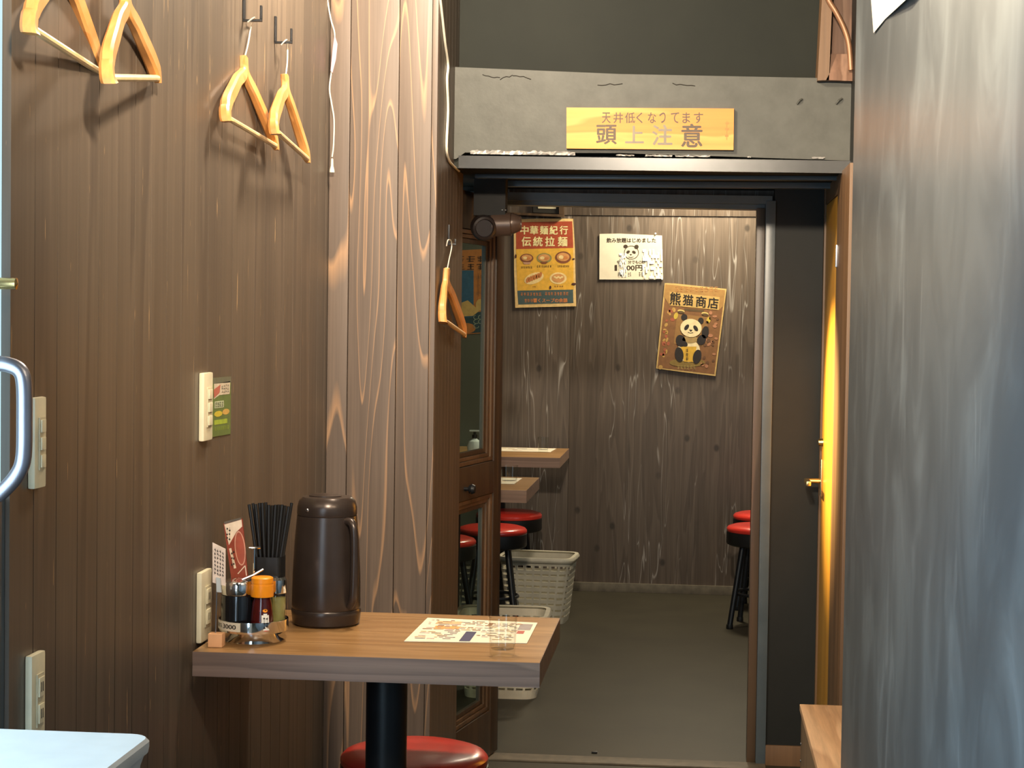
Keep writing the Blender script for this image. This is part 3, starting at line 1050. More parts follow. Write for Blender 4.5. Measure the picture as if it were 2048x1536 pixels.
# white label bent around the ring
lb = MB()
vs, fs = [], []
a0, a1 = math.radians(196), math.radians(262)
for i in range(13):
    a = a0 + (a1 - a0) * i / 12
    for z in (0.0265, 0.0435):
        vs.append(cc + Vector((math.cos(a) * 0.0676, math.sin(a) * 0.0676, z)))
for i in range(12):
    fs.append((2 * i, 2 * i + 2, 2 * i + 3, 2 * i + 1))
lb.add(vs, fs)
lbo = lb.build('price_label', M['paper'], cad)


def on_ring(x, y, L):
    a = a0 + (a1 - a0) * x
    return cc + Vector((math.cos(a) * (0.0676 + 0.0002 * L), math.sin(a) * (0.0676 + 0.0002 * L), 0.0435 - 0.017 * y))


p = Print(on_ring)
p.squiggle(0.08, 0.25, 0.40, 0.75, M['ink'], 4, seed=5)
p.trect('3000', 0.45, 0.25, 0.88, 0.75, M['ink'], bold=0.01)
p.build('lettering', lbo)

# soy sauce pot, red bottle, pepper shaker standing in the caddy
tz = TH + 0.0245
s0 = Vector((cc.x - 0.025, cc.y - 0.022, tz))
soy = thing('soy_sauce_pot', s0, 'black soy sauce pot with chrome lid in the carousel', 'sauce pot')
MB().lathe([(0.030, 0), (0.033, 0.003), (0.033, 0.066), (0.0325, 0.068)], s0, 30).build('pot_body', M['soy'], soy)
MB().lathe([(0.0315, 0.0685), (0.0325, 0.070), (0.0320, 0.092), (0.030, 0.095), (0.020, 0.098), (0.0, 0.099)], s0, 30).build('lid', M['chrome'], soy)
MB().tube([s0 + Vector((0.010, -0.012, 0.0975)), s0 + Vector((0.030, -0.002, 0.106)), s0 + Vector((0.046, 0.008, 0.116))], 0.0024, 8).build('spoon_handle', M['steel'], soy)
b0 = Vector((cc.x + 0.025, cc.y - 0.036, tz))
ket = thing('sauce_bottle', b0, 'dark red sauce bottle with orange cap in the carousel', 'bottle')
MB().lathe([(0.0205, 0), (0.0225, 0.003), (0.0215, 0.03), (0.0185, 0.056), (0.0165, 0.064), (0.0165, 0.067)], b0, 26).build('bottle_body', M['sauce'], ket)
MB().lathe([(0.0215, 0.0675), (0.0220, 0.069), (0.0212, 0.090), (0.0206, 0.0905), (0.0206, 0.0935), (0.0212, 0.094), (0.0208, 0.103), (0.018, 0.105), (0, 0.1055)], b0, 26).build('cap', M['orange'], ket)


def on_bottle(x, y, L):
    a = math.radians(262 + 62 * x)
    h = 0.050 - 0.046 * y
    r = 0.0228 - 0.0055 * max(0, (h - 0.02)) / 0.04 + 0.0003 * L
    return b0 + Vector((math.cos(a) * r, math.sin(a) * r, h))


p = Print(on_bottle)
red, wht = flat('label_red', (230, 52, 38)), flat('label_white', (240, 236, 226))
for i in range(6):
    p.rect(i / 6, 0.05 + 0.1 * (i < 1), (i + 1) / 6, 1, red, 1)
for i in range(4):
    p.rect(0.30 + 0.16 * i, 0.34 - 0.06 * (i in (1, 2)), 0.30 + 0.16 * (i + 1), 0.97, wht, 2)
p.ell(0.62, 0.16, 0.22, 0.07, M['orange'], 2)
p.squiggle(0.42, 0.42, 0.86, 0.90, M['ink'], 2, 3, seed=8)
p.build('bottle_label', ket)
g0 = Vector((cc.x + 0.043, cc.y + 0.008, tz))
pep = thing('spice_shaker', g0, 'glass shaker of olive spice with chrome lid in the carousel', 'shaker')
MB().lathe([(0.0175, 0), (0.019, 0.003), (0.019, 0.066), (0.0185, 0.068)], g0, 22).build('shaker_jar', M['tumbler'], pep)
MB().lathe([(0.0150, 0.004), (0.0165, 0.008), (0.0172, 0.060), (0, 0.064)], g0, 18).build('spice', M['spice'], pep)
MB().lathe([(0.0192, 0.0685), (0.0196, 0.070), (0.0190, 0.094), (0.015, 0.099), (0, 0.100)], g0, 22).build('lid', M['chrome'], pep)

# straw holder and straws
sh = Vector((cc.x + 0.007, cc.y + 0.100, TH + 0.0005))
hol = thing('straw_holder', sh, 'square black straw cup behind the carousel', 'holder')
hb_ = MB()
ro = [rrect(sh.x - 0.027, sh.x + 0.027, sh.y - 0.027, sh.y + 0.027, 0.008, sh.z + z) for z in (0.0, 0.151)]
ri = [rrect(sh.x - 0.0245, sh.x + 0.0245, sh.y - 0.0245, sh.y + 0.0245, 0.007, sh.z + z) for z in (0.151, 0.004)]
loft(hb_, ro + ri)
hb_.build('cup', M['black'], hol)
rnd = random.Random(11)
proto = None
GS = 14
for i in range(GS):
    col_, row_ = i % 7, i // 7
    bx = (-0.002 + 0.00067 * col_)
    by = -0.010 + 0.018 * row_
    tx = (-0.040 + 0.0133 * col_) * (0.98 if row_ else 1.0) + (0.002 if row_ else 0)
    ty = -0.012 + 0.020 * row_
    base = sh + Vector((bx, by, 0.006))
    tip = sh + Vector((tx, ty, 0.2535 + rnd.uniform(-0.004, 0.004)))
    m_ = MB()
    n_ = (tip - base).normalized()
    m_.tube([base, tip], 0.0032, 10, cap=False)
    ip = [tip, base]
    m_.tube(ip, 0.0027, 10, cap=False)
    o = m_.build('drinking_straw', M['black'])
    tag(o, 'black drinking straw standing in the square black cup', 'straw', 'black straws in the cup')

# tall packet and note card on a wire stand
pk = thing('spice_packet', (-0.878, 3.50, TH + 0.1), 'tall red and white sachet standing behind the soy sauce pot', 'packet')
YK = cc.y + 0.040
cor = [P(447, 1047, YK), P(484, 1037, YK), P(497, 1146, YK), P(466, 1160, YK)]
corl = [Vector((q.x, q.y, q.z)) for q in cor]
low = [P(503, 1235, YK), P(474, 1240, YK)]
MB().prism([corl[0], corl[1], low[0], low[1]], (0, 0.006, 0)).build('sachet', flat('sachet_red', (146, 70, 54), 0.25), pk)
fK = on_y(YK, 5.484, 410, 1020, 0.0002)
p = Print(fK)
cream = flat('sachet_cream', (226, 206, 184))
p.poly([(212, 160), (400, 105), (408, 180), (345, 240), (262, 385)], cream, 1)
p.poly([(208, 130), (392, 82), (398, 104), (212, 156)], flat('sachet_clear', (96, 88, 78), 0.3), 1)
p.ell(385, 420, 58, 190, flat('sachet_pale', (206, 152, 128)), 1, rot=-0.10, n=28)
p.ell(385, 420, 48, 176, flat('sachet_meat', (160, 76, 56)), 2, rot=-0.10, n=28)
p.squiggle(232, 190, 282, 340, M['ink'], 2, 2, seed=3)
p.line([(275, 420), (330, 640)], 26, cream, 2)
p.squiggle(285, 440, 325, 630, M['ink'], 2, 3, seed=6)
p.line([(360, 700), (440, 610), (455, 720)], 10, cream, 2)
p.build('print', pk)
st = thing('card_stand', PZ(430, 1285, TH), 'handwritten note card on a wire stand with peach block foot', 'card stand')
YS = PZ(430, 1295, TH).y
ft = P(431, 1284, YS)
fx0, fx1 = P(416, 1280, YS).x, P(444, 1280, YS).x
zt = P(430, 1268, YS).z
MB().box((fx0, YS - 0.001, TH + 0.0005), (fx1, YS + 0.024, zt), 0.001).build('block_foot', M['peach'], st)
MB().tube([P(431, 1268, YS + 0.01), P(434, 1165, YS + 0.01)], 0.0011, 8).build('wire', M['steel'], st)
MB().prism([P(432, 1155, YS + 0.006), P(440, 1157, YS + 0.006), P(442, 1185, YS + 0.006), P(433, 1184, YS + 0.006)], (0, 0.006, 0)).build('clip', M['white'], st)
cardo = MB().prism([P(425, 1085, YS + 0.009), P(451, 1098, YS + 0.014), P(451, 1172, YS + 0.014), P(425, 1165, YS + 0.009)], (0, 0.0012, 0)).build('note_card', flat('card', (226, 206, 192)), st)
fC = lambda x, y, L: P(425 + 26 * x, 1085 + 13 * x + (80 - 6 * x) * y, YS + 0.009 + 0.005 * x - 0.0004 * L)
p = Print(fC)
for k in range(4):
    xx = 0.80 - 0.2 * k
    rnd2 = random.Random(20 + k)
    for j in range(7):
        yy = 0.14 + 0.1 * j + rnd2.uniform(-0.01, 0.01)
        p.line([(xx - 0.06, yy), (xx + 0.06, yy + 0.015)], 0.022, M['ink'])
        p.line([(xx, yy - 0.03), (xx + rnd2.uniform(-0.05, 0.05), yy + 0.045)], 0.035, M['ink'])
p.build('handwriting', cardo)

# tumbler
def tumbler(c, label, group=None, r=0.027, h=0.072):
    t = MB().lathe([(r * 0.82, 0.0), (r * 0.86, 0.001), (r * 0.95, h * 0.5), (r, h), (r - 0.0018, h), (r * 0.95 - 0.002, h * 0.5), (r * 0.80, 0.012), (0.0, 0.011)], c, 32).build('drinking_glass', M['tumbler'])
    return tag(t, label, 'glass', group)


gq = PZ(1003, 1313, TH)
tumbler((gq.x, gq.y + 0.014, TH + 0.0005), 'clear drinking glass beside the menu on the front table')
tumbler((-0.700, 8.50, TH + 0.0005), 'small clear drinking glass on the farthest table')
gq = PZ(1022, 975, TH)
tumbler((-0.690, 6.82, TH + 0.0005), 'clear drinking glass on the middle table beside the door edge', r=0.034, h=0.07)


# menus
def menu(corn, label, h=TH + 0.0006, rich=False, seed=1):
    q = [Vector((c.x, c.y, h)) for c in corn]          # back-left, back-right, front-right, front-left
    t = thing('paper_menu', (q[0] + q[2]) / 2, label, 'menu')
    MB().prism(q, (0, 0, 0.0012)).build('sheet', M['paper'], t)

    def f(x, y, L):
        a = q[0].lerp(q[1], x)
        b = q[3].lerp(q[2], x)
        return a.lerp(b, y) + Vector((0, 0, 0.0012 + 0.0003 * L))

    p = Print(f)
    rnd = random.Random(seed)
    cols = [flat('menu_tan', (204, 172, 128)), flat('menu_pink', (204, 176, 166)), flat('menu_brown', (150, 112, 84)), flat('menu_grey', (150, 140, 136))]
    if rich:
        p.rect(0.12, 0.12, 0.34, 0.26, cols[0])
        p.rect(0.14, 0.34, 0.36, 0.46, flat('menu_orange', (222, 158, 86)))
        p.rect(0.44, 0.55, 0.53, 0.97, flat('menu_navy', (66, 66, 92)))
        p.rect(0.86, 0.10, 0.97, 0.40, cols[3])
        p.rect(0.87, 0.44, 0.93, 0.58, flat('menu_red', (170, 92, 78)))
        p.rect(0.58, 0.12, 0.62, 0.26, cols[2])
        for r_ in range(15):
            y = 0.08 + r_ * 0.056
            x = 0.05 + rnd.uniform(0, 0.03)
            while x < 0.84:
                wd = rnd.uniform(0.02, 0.09)
                if not (0.41 < x + wd and x < 0.55 and y > 0.5) and rnd.random() < 0.72:
                    p.rect(x, y, x + wd, y + 0.024, cols[rnd.randrange(4)], 2)
                x += wd + 0.015
    else:
        for k in range(14):
            x, y = rnd.uniform(0.05, 0.8), rnd.uniform(0.1, 0.85)
            p.rect(x, y, x + rnd.uniform(0.06, 0.18), y + rnd.uniform(0.03, 0.1), cols[k % 4])
    o = p.build('print', t)
    o['kind'] = 'stuff'
    return t


menu([PZ(855, 1237, TH), PZ(1075, 1247, TH), PZ(1054, 1288, TH), PZ(808, 1284, TH)], 'printed paper menu lying on the front table', rich=True, seed=4)
menu([Vector((-1.02, 8.74, 0)), Vector((-0.655, 8.74, 0)), Vector((-0.665, 8.50, 0)), Vector((-1.03, 8.50, 0))], 'paper menu on the farthest table against the back wall', seed=9)
menu([Vector((-1.05, 7.06, 0)), Vector((-0.662, 7.06, 0)), Vector((-0.668, 6.80, 0)), Vector((-1.06, 6.80, 0))], 'paper menu on the middle table beside the door edge', seed=12)

# squeeze bottle on the farthest table, seen through the glass
so = thing('pump_bottle', (-1.01, 8.36, TH), 'white pump bottle on the farthest table behind the door glass', 'bottle')
bc = Vector((-1.015, 8.40, TH + 0.0005))
MB().lathe([(0.030, 0), (0.034, 0.004), (0.036, 0.03), (0.028, 0.052), (0.012, 0.062), (0.011, 0.066)], bc, 24).build('bottle_body', M['white'], so)
MB().lathe([(0.013, 0.0665), (0.013, 0.082), (0.006, 0.084), (0.006, 0.096)], bc, 16).build('pump_collar', M['black'], so)
MB().box(bc + Vector((-0.025, -0.008, 0.0965)), bc + Vector((0.03, 0.008, 0.104)), 0.003).build('pump_head', M['white'], so)

# ================================================================== ON THE WALLS
# ------------------------------------------------------------------ hangers
def sweep(path, nrm, hs, ts):
    """A flat bar along path: height hs in the plane, thickness ts along nrm."""
    mb = MB()
    path = [Vector(q) for q in path]
    nrm = nrm.normalized()
    vs, fs = [], []
    n = len(path)
    prof = [(-1, -.55), (-.7, -1), (.7, -1), (1, -.55), (1, .55), (.7, 1), (-.7, 1), (-1, .55)]
    K = len(prof)
    for i, q in enumerate(path):
        t = (path[min(i + 1, n - 1)] - path[max(i - 1, 0)]).normalized()
        sd = nrm.cross(t).normalized()
        for a, b in prof:
            vs.append(q + sd * a * hs[i] / 2 + nrm * b * ts[i] / 2)
    for i in range(n - 1):
        for k in range(K):
            k2 = (k + 1) % K
            fs.append((i * K + k, i * K + k2, (i + 1) * K + k2, (i + 1) * K + k))
    fs.append(tuple(range(K - 1, -1, -1)))
    fs.append(tuple((n - 1) * K + k for k in range(K)))
    return mb.add(vs, fs)


def make_hanger(near, far, neck, hookpts, label, bars=True, scale=1.0):
    near, far, neck = Vector(near), Vector(far), Vector(neck)
    t = thing('coat_hanger', neck, label, 'hanger', 'wooden coat hangers on the wall hooks')
    u = (far - near).normalized()
    v = (neck - (near + far) / 2)
    v = (v - u * v.dot(u)).normalized()
    nrm = u.cross(v).normalized()
    S = (far - near).length
    if nrm.x < 0:
        nrm = -nrm
    for tip, sg in ((near, -1), (far, 1)):
        st_ = neck + u * sg * 0.009
        pts = [st_ + v * 0.016, st_ - v * 0.020, neck.lerp(tip, 0.30) - v * 0.004 + u * sg * 0.004, neck.lerp(tip, 0.55) + v * 0.004, neck.lerp(tip, 0.84) + v * 0.010, tip + v * 0.004 - u * sg * 0.003, tip - v * 0.012]
        path = smooth_path(pts, 4)
        n = len(path)
        hs = [0.022 + 0.008 * math.sin(PI * i / (n - 1)) for i in range(n)]
        ts = [0.013 + 0.009 * (i / (n - 1)) for i in range(n)]
        if sg < 0:
            for i in range(n - 6, n):
                hs[i] = 0.028
            hs[n - 7] = 0.020
            hs[n - 6] = 0.029
        else:
            for j, i in enumerate(range(n - 6, n)):
                hs[i] = 0.026 - 0.003 * j
                ts[i] = 0.020 - 0.002 * j
        path = [q + nrm * 0.014 * (i / (n - 1)) ** 2 for i, q in enumerate(path)]
        sweep(path, nrm, hs, ts).build('shoulder_arm', M['hanger'], t)
    o_ = nrm * 0.014
    MB().tube([near + u * 0.012 - v * 0.004 + o_, far - u * 0.012 - v * 0.004 + o_], 0.0058, 10).build('trouser_bar', M['bar_wood'], t)
    MB().tube(smooth_path(hookpts, 5), 0.0017, 8).build('wire_hook', M['wire'], t)
    return t


def wall_hook(base, out, label, drop=0.055, lip=0.028, axis=(1, 0, 0)):
    t = thing('wall_hook', base, label, 'hook', 'black hooks on the walls')
    ax = Vector(axis)
    b = Vector(base)
    m_ = MB()
    MB().box(b + Vector((0.0005, -0.006, 0)), b + Vector((0.0045, 0.006, drop)), 0.001).build('back_plate', M['black_metal'], t)
    MB().box(b + Vector((0.0005, -0.005, -0.0045)), b + Vector((out, 0.005, 0)), 0.001).build('arm', M['black_metal'], t)
    MB().box(b + Vector((out - 0.004, -0.005, 0.0002)), b + Vector((out, 0.005, lip)), 0.001).build('lip', M['black_metal'], t)
    return t


# third and fourth hanger (in view with their hooks)
bz = PX(486, 39, XW)
wall_hook((XW, bz.y, bz.z), 0.040, 'black square hook on the left wall holding the taller middle hanger')
nk = P(487, 128, 3.645)
make_hanger(P(440, 232, 3.42), P(540, 290, 3.845), nk, [nk + Vector((0, 0, 0.005)), P(496, 88, 3.67), P(502, 52, 3.70), Vector((-0.908, bz.y, bz.z + 0.004)), Vector((-0.921, bz.y - 0.004, bz.z - 0.006))],
            'wooden hanger on the left wall, left of the pair nearest the pillar')
bz = PX(549, 83, XW)
wall_hook((XW, bz.y, bz.z), 0.040, 'black square hook on the left wall nearest the pillar')
nk = P(570, 164, 3.90)
make_hanger(P(538, 258, 3.67), P(604, 316, 4.085), nk, [nk + Vector((0, 0, 0.005)), P(574, 130, 3.93), P(575, 100, 3.97), Vector((-0.903, bz.y, bz.z + 0.004)), Vector((-0.916, bz.y - 0.004, bz.z - 0.008))],
            'wooden hanger on the left wall closest to the pillar')
# first and second hanger, cut by the top of the photograph
nk = P(130, -85, 2.56)
make_hanger(P(42, 48, 2.36), P(183, 138, 2.765), nk, [nk + Vector((0, 0, 0.005)), nk + Vector((0, 0.01, 0.035)), nk + Vector((0.004, 0.015, 0.058)), nk + Vector((0.0, 0.02, 0.068)), nk + Vector((-0.012, 0.02, 0.060))],
            'wooden hanger at the top left corner, leftmost of all')
wall_hook((XW, nk.y + 0.02, nk.z + 0.064), 0.045, 'black hook holding the leftmost wooden hanger')
nk = P(250, -12, 2.80)
make_hanger(P(200, 150, 2.60), P(300, 152, 3.01), nk, [nk + Vector((0, 0, 0.005)), nk + Vector((0, 0.0, 0.045)), nk + Vector((0.0, 0.0, 0.07)), nk + Vector((-0.006, 0.0, 0.078)), nk + Vector((-0.02, 0.0, 0.07))],
            'wooden hanger at the top left, second from the left')
wall_hook((XW, nk.y, nk.z + 0.074), 0.045, 'black hook holding the second wooden hanger from the left')
# fifth hanger on the side wall
XH = XS + 0.014
nk = PX(893, 550, XH)
hb5 = PX(899, 484, XS + 0.004)
make_hanger(P(877, 636, 4.56), P(920, 666, 4.97), nk, [nk + Vector((0, 0, 0.004)), PX(898, 520, XH), PX(903, 496, XH), PX(902, 482, XH), PX(896, 480, XH - 0.004), PX(893, 492, XS + 0.006)],
            'wooden hanger on the dark side wall next to the glazed door')
wall_hook((XS, hb5.y, hb5.z - 0.004), 0.022, 'small dark hook on the side wall beside the glazed door', drop=0.05, lip=0.012)


# ------------------------------------------------------------------ switch and socket plates on the left wall
def wall_plate(x0, y0, x1, y1, label, kind, name):
    """Pixel box of the plate: the left strip is the plate's own edge, the rest its face."""
    th = 0.011
    yb = PX(x1, (y0 + y1) / 2, XW + th).y
    yc = PX(x0 + 1, (y0 + y1) / 2, XW).y
    zt_ = PX(x1, y0 + 2, XW).z
    zb_ = PX(x1, y1 - 4, XW).z
    ya = min(yc, yb - 0.045)
    ya = yc
    t = thing(name, (XW, (ya + yb) / 2, (zt_ + zb_) / 2), label, 'socket' if kind != 'switch' else 'switch')
    MB().box((XW + 0.0003, ya, zb_), (XW + th, yb, zt_), 0.004).build('cover_plate', M['cream'], t)
    h = zt_ - zb_
    wy = yb - ya
    i0, i1 = ya + wy * 0.30, yb - wy * 0.20
    MB().box((XW + th + 0.0002, i0, zb_ + h * 0.20), (XW + th + 0.002, i1, zt_ - h * 0.22), 0.001).build('insert', M['cream_dark'], t)
    n = 2 if kind == 'socket' else 3
    for k in range(n):
        zc = zb_ + h * (0.20 + 0.58 * (k + 0.5) / n)
        hh = h * 0.58 / n * 0.36
        f = MB().box((XW + th + 0.0021, i0 + 0.003, zc - hh), (XW + th + 0.0042, i1 - 0.003, zc + hh), 0.001).build('socket_face' if kind == 'socket' else 'rocker', M['cream'], t)
        if kind == 'socket':
            m_ = MB()
            for yy in ((i0 * 0.62 + i1 * 0.38), (i0 * 0.38 + i1 * 0.62)):
                m_.box((XW + th + 0.0042, yy - 0.0010, zc - hh * 0.5), (XW + th + 0.0046, yy + 0.0010, zc + hh * 0.5))
            m_.build('slots', M['slot'], f)
    return t


wall_plate(48, 1290, 91, 1475, 'cream double wall socket above the white bin', 'socket', 'wall_socket')
wall_plate(54, 789, 93, 973, 'tall cream switch plate partly behind the steel door handle', 'switch', 'light_switch')
wall_plate(396, 741, 426, 880, 'cream switch plate with a green flyer beside it', 'switch', 'light_switch')
wall_plate(391, 1128, 424, 1270, 'cream wall socket just behind the note card', 'socket', 'wall_socket')

# green flyer beside the switch plate
fl = thing('green_flyer', PX(444, 812, XW), 'small green flyer taped beside the upper switch plate', 'flyer')
XF = XW + 0.0015
q = [PX(426, 756, XF), PX(462, 753, XF), PX(461, 868, XF), PX(425, 874, XF)]
MB().prism(q, (-0.0012, 0, 0)).build('sheet', flat('flyer_green', (104, 124, 66), 0.3), fl)
fF = lambda x, y, L: (q[0].lerp(q[1], x)).lerp(q[3].lerp(q[2], x), y) + Vector((0.0003 * L, 0, 0))
p = Print(fF)
p.rect(0.0, 0.0, 1.0, 0.10, flat('flyer_top', (110, 112, 92), 0.3))
p.poly([(0.05, 0.10), (0.95, 0.08), (0.92, 0.30), (0.35, 0.30), (0.05, 0.36)], flat('flyer_cream', (222, 206, 180), 0.3))
p.poly([(0.03, 0.20), (0.4, 0.12), (0.35, 0.26), (0.05, 0.34)], flat('flyer_red', (196, 110, 92), 0.3), 2)
p.squiggle(0.45, 0.13, 0.88, 0.27, flat('flyer_grey', (140, 130, 116)), 4, 2, seed=2)
p.rect(0.08, 0.40, 0.60, 0.52, flat('flyer_pale', (176, 184, 150)), 1)
p.squiggle(0.12, 0.42, 0.56, 0.50, flat('flyer_ink', (84, 92, 70)), 4, 2, seed=4)
p.ell(0.30, 0.62, 0.22, 0.05, flat('flyer_yellow', (206, 186, 62)), 1)
p.ell(0.72, 0.60, 0.2, 0.05, flat('flyer_amber', (206, 166, 88)), 1)
p.rect(0.08, 0.72, 0.8, 0.80, flat('flyer_lime', (160, 180, 62)), 1)
p.squiggle(0.1, 0.84, 0.9, 0.90, flat('flyer_lime', (160, 180, 62)), 7, 1, seed=9)
p.build('print', fl)

# ------------------------------------------------------------------ pull cord and cable
pcd = thing('pull_cord', P(662, 150, 4.45), 'thin white pull cord with mauve tag hanging before the pillar', 'pull cord')
YC = 4.50
MB().tube(smooth_path([P(648, -60, YC), P(655, 0, YC), P(662, 40, YC), P(669, 66, YC), P(668, 100, YC), P(663, 142, YC), P(659, 178, YC), P(664, 212, YC), P(668, 240, YC), P(667, 290, YC), P(664, 314, YC)], 5), 0.0019, 8).build('cord', M['cord'], pcd)
MB().lathe([(0.0, 0.036), (0.0028, 0.034), (0.0035, 0.016), (0.0062, 0.006), (0.0066, 0.0), (0.0, -0.001)][::-1], P(664, 345, YC), 14).build('cord_bell', M['cord'], pcd)
MB().prism([P(669, 68, YC - 0.004), P(675, 88, YC - 0.004), P(672, 118, YC - 0.004), P(665, 146, YC - 0.004), P(661, 142, YC - 0.004), P(665, 100, YC - 0.004)], (0, 0.0012, 0)).build('tag', M['tag'], pcd)

cb = MB().tube(smooth_path([PX(876, -40, XS + 0.004), PX(884, 30, XS + 0.004), PX(890, 85, XS + 0.004), PX(896, 130, XS + 0.004), PX(894, 160, XS + 0.004), PX(896, 220, XS + 0.004), PX(893, 292, XS + 0.004), PX(897, 318, XS + 0.004), PX(905, 330, XS + 0.004), PX(918, 342, XS + 0.004)], 5), 0.0034, 8).build('white_cable', M['cord'])
tag(cb, 'white cable running down the corner left of the beam', 'cable')

# ------------------------------------------------------------------ wooden warning sign on the beam
YG = 4.845
sg = thing('wooden_sign', P(1300, 258, YG), 'honey coloured wooden sign with brush lettering on the beam', 'sign')
MB().prism([P(1133, 215, YG), P(1468, 217, YG), P(1467, 300, YG), P(1133, 297, YG)], (0, 0.0145, 0)).build('board', M['sign_wood'], sg)
gi = flat('sign_ink', (92, 78, 62), 0.6)
gi2 = flat('sign_ink_pale', (128, 116, 98), 0.5)
p = Print(on_y(YG, eps=0.0004))
for ch, x0, x1, y0, y1 in (('頭', 1193, 1233, 250, 288), ('上', 1251, 1287, 252, 286), ('注', 1305, 1344, 250, 290), ('意', 1363, 1404, 248, 294)):
    p.trect(ch, x0, y0, x1, y1, gi2 if ch in '上注' else gi, bold=0.022)
xs_ = 1204
for ch, wd in zip('天井低くなってます', (17, 19, 20, 12, 16, 12, 16, 15, 18)):
    p.trect(ch, xs_, 225, xs_ + wd, 246, gi, bold=0.012)
    xs_ += 23
p.squiggle(1448, 242, 1460, 280, flat('sign_seal', (196, 122, 52)), 1, seed=7)
p.build('lettering', sg)

# crinkled foil tape along the foot of the beam
rnd = random.Random(5)
tape = thing('foil_tape', P(1045, 308, 4.85), 'crinkled shiny tape along the bottom edge of the beam', 'tape')
for (xa, xb, hgt) in ((940, 1150, 9), (1232, 1268, 4), (1290, 1345, 4), (1350, 1420, 4), (1495, 1502, 3), (1624, 1650, 4)):
    n = max(2, int((xb - xa) / 5))
    vs, fs = [], []
    for i in range(n + 1):
        x = xa + (xb - xa) * i / n
        yb_ = 308 + (x - 940) * 0.0135
        for k in range(3):
            h_ = hgt * (0.6 + 0.4 * rnd.random()) * k / 2
            vs.append(P(x + rnd.uniform(-1.5, 1.5), yb_ - h_, 4.852 - rnd.uniform(0.0, 0.007)))
    for i in range(n):
        for k in range(2):
            a = i * 3 + k
            fs.append((a, a + 3, a + 4, a + 1))
    MB().add(vs, fs).build('tape_piece', M['foil'], tape, smooth=False)

# ------------------------------------------------------------------ wood and copper pipe at the top right
YA = 4.83
al = thing('wooden_post', P(1662, 120, YA), 'brown wooden frame piece standing on the beam at the right', 'frame')
MB().prism([P(1647, -60, YA), P(1667, -60, YA), P(1658, 160, YA), P(1635, 161, YA)], (0, 0.10, 0)).build('post', M['casing'], al)
MB().prism([P(1668, -60, YA + 0.06), P(1730, -60, YA + 0.06), P(1730, 158, YA + 0.06), P(1660, 158, YA + 0.06)], (0, 0.02, 0)).build('back_board', M['alcove'], al)
MB().prism([P(1662, 108, YA + 0.02), P(1730, 108, YA + 0.02), P(1730, 163, YA), P(1652, 160, YA), P(1660, 145, YA)], (0, 0.035, 0)).build('sill', M['alcove'], al)
cp = MB().tube(smooth_path([P(1640, -60, YA - 0.02), P(1655, -5, YA - 0.02), P(1672, 24, YA - 0.02), P(1688, 56, YA - 0.02), P(1698, 90, YA - 0.02), P(1702, 140, YA - 0.02)], 5), 0.0075, 12).build('copper_pipe', M['copper'])
tag(cp, 'bent copper pipe in front of the wooden frame at top right', 'pipe')

# paper on the near right partition
XP = XR - 0.0012
pp = MB()
vs = [PX(1740, -70, XP), PX(1742, 0, XP), PX(1747, 66, XP - 0.002), PX(1770, 38, XP - 0.001), PX(1811, 0, XP - 0.010), PX(1850, -50, XP - 0.010)]
pp.prism(vs, (0.0008, 0, 0))
o = pp.build('wall_paper_notice', M['paper'])
o.name = 'paper_notice'
tag(o, 'white paper notice corner on the black partition at the top', 'notice')

# ------------------------------------------------------------------ ceiling spotlights above the glazed door
spt = thing('ceiling_spotlight', (P(1005, 440, 5.20).x, 5.2, HL), 'brown twin barrel spotlight under the low ceiling by the glazed door', 'spotlight')
YL = 5.16
a, b, c, d_ = P(978, 450, YL), P(1000, 449, YL), P(1022, 447, YL), P(1042, 448, YL)
ax = (d_ - a).normalized()
MB().lathe([(0.0, 0), (0.026, 0.001), (0.0335, 0.010), (0.0335, (c - a).length), (0.030, (c - a).length + 0.002)], a, 28, axis=ax).build('barrel', M['spot_brown'], spt)
L1 = (d_ - c).length
MB().lathe([(0.030, 0.0022), (0.0290, 0.010), (0.020, L1), (0.018, L1), (0.018, L1 - 0.006), (0.0, L1 - 0.006)], c, 28, axis=ax).build('nose', M['spot_brown'], spt)
e = P(962, 452, YL - 0.02)
MB().lathe([(0.0, 0.0), (0.028, 0.0), (0.036, 0.008), (0.037, 0.044), (0.033, 0.054), (0.0265, 0.057), (0.024, 0.049), (0.0, 0.049)], e + Vector((0, 0.03, 0)), 28, axis=(0.25, -1, -0.15)).build('rear_barrel', M['spot_dark'], spt)
MB().box((P(948, 440, YL).x, YL - 0.02, P(990, 432, YL).z), (P(1012, 440, YL).x, YL + 0.04, HL - 0.0005), 0.004).build('mount', M['matte_black'], spt)
for px_ in (1004, 1011):
    MB().lathe([(0.0035, 0), (0.002, 0.003), (0, 0.0035)], P(px_, 420, YL - 0.0205), 8, axis=(0, -1, 0)).build('screw', M['chrome'], spt)
lp = d_ + ax * 0.012
lamp('spotlight_beam', 'SPOT', lp, (0.39, 5.10, 1.06), 330, (1.0, 0.76, 0.36), 0.012, angle=0.72, blend=1.0)

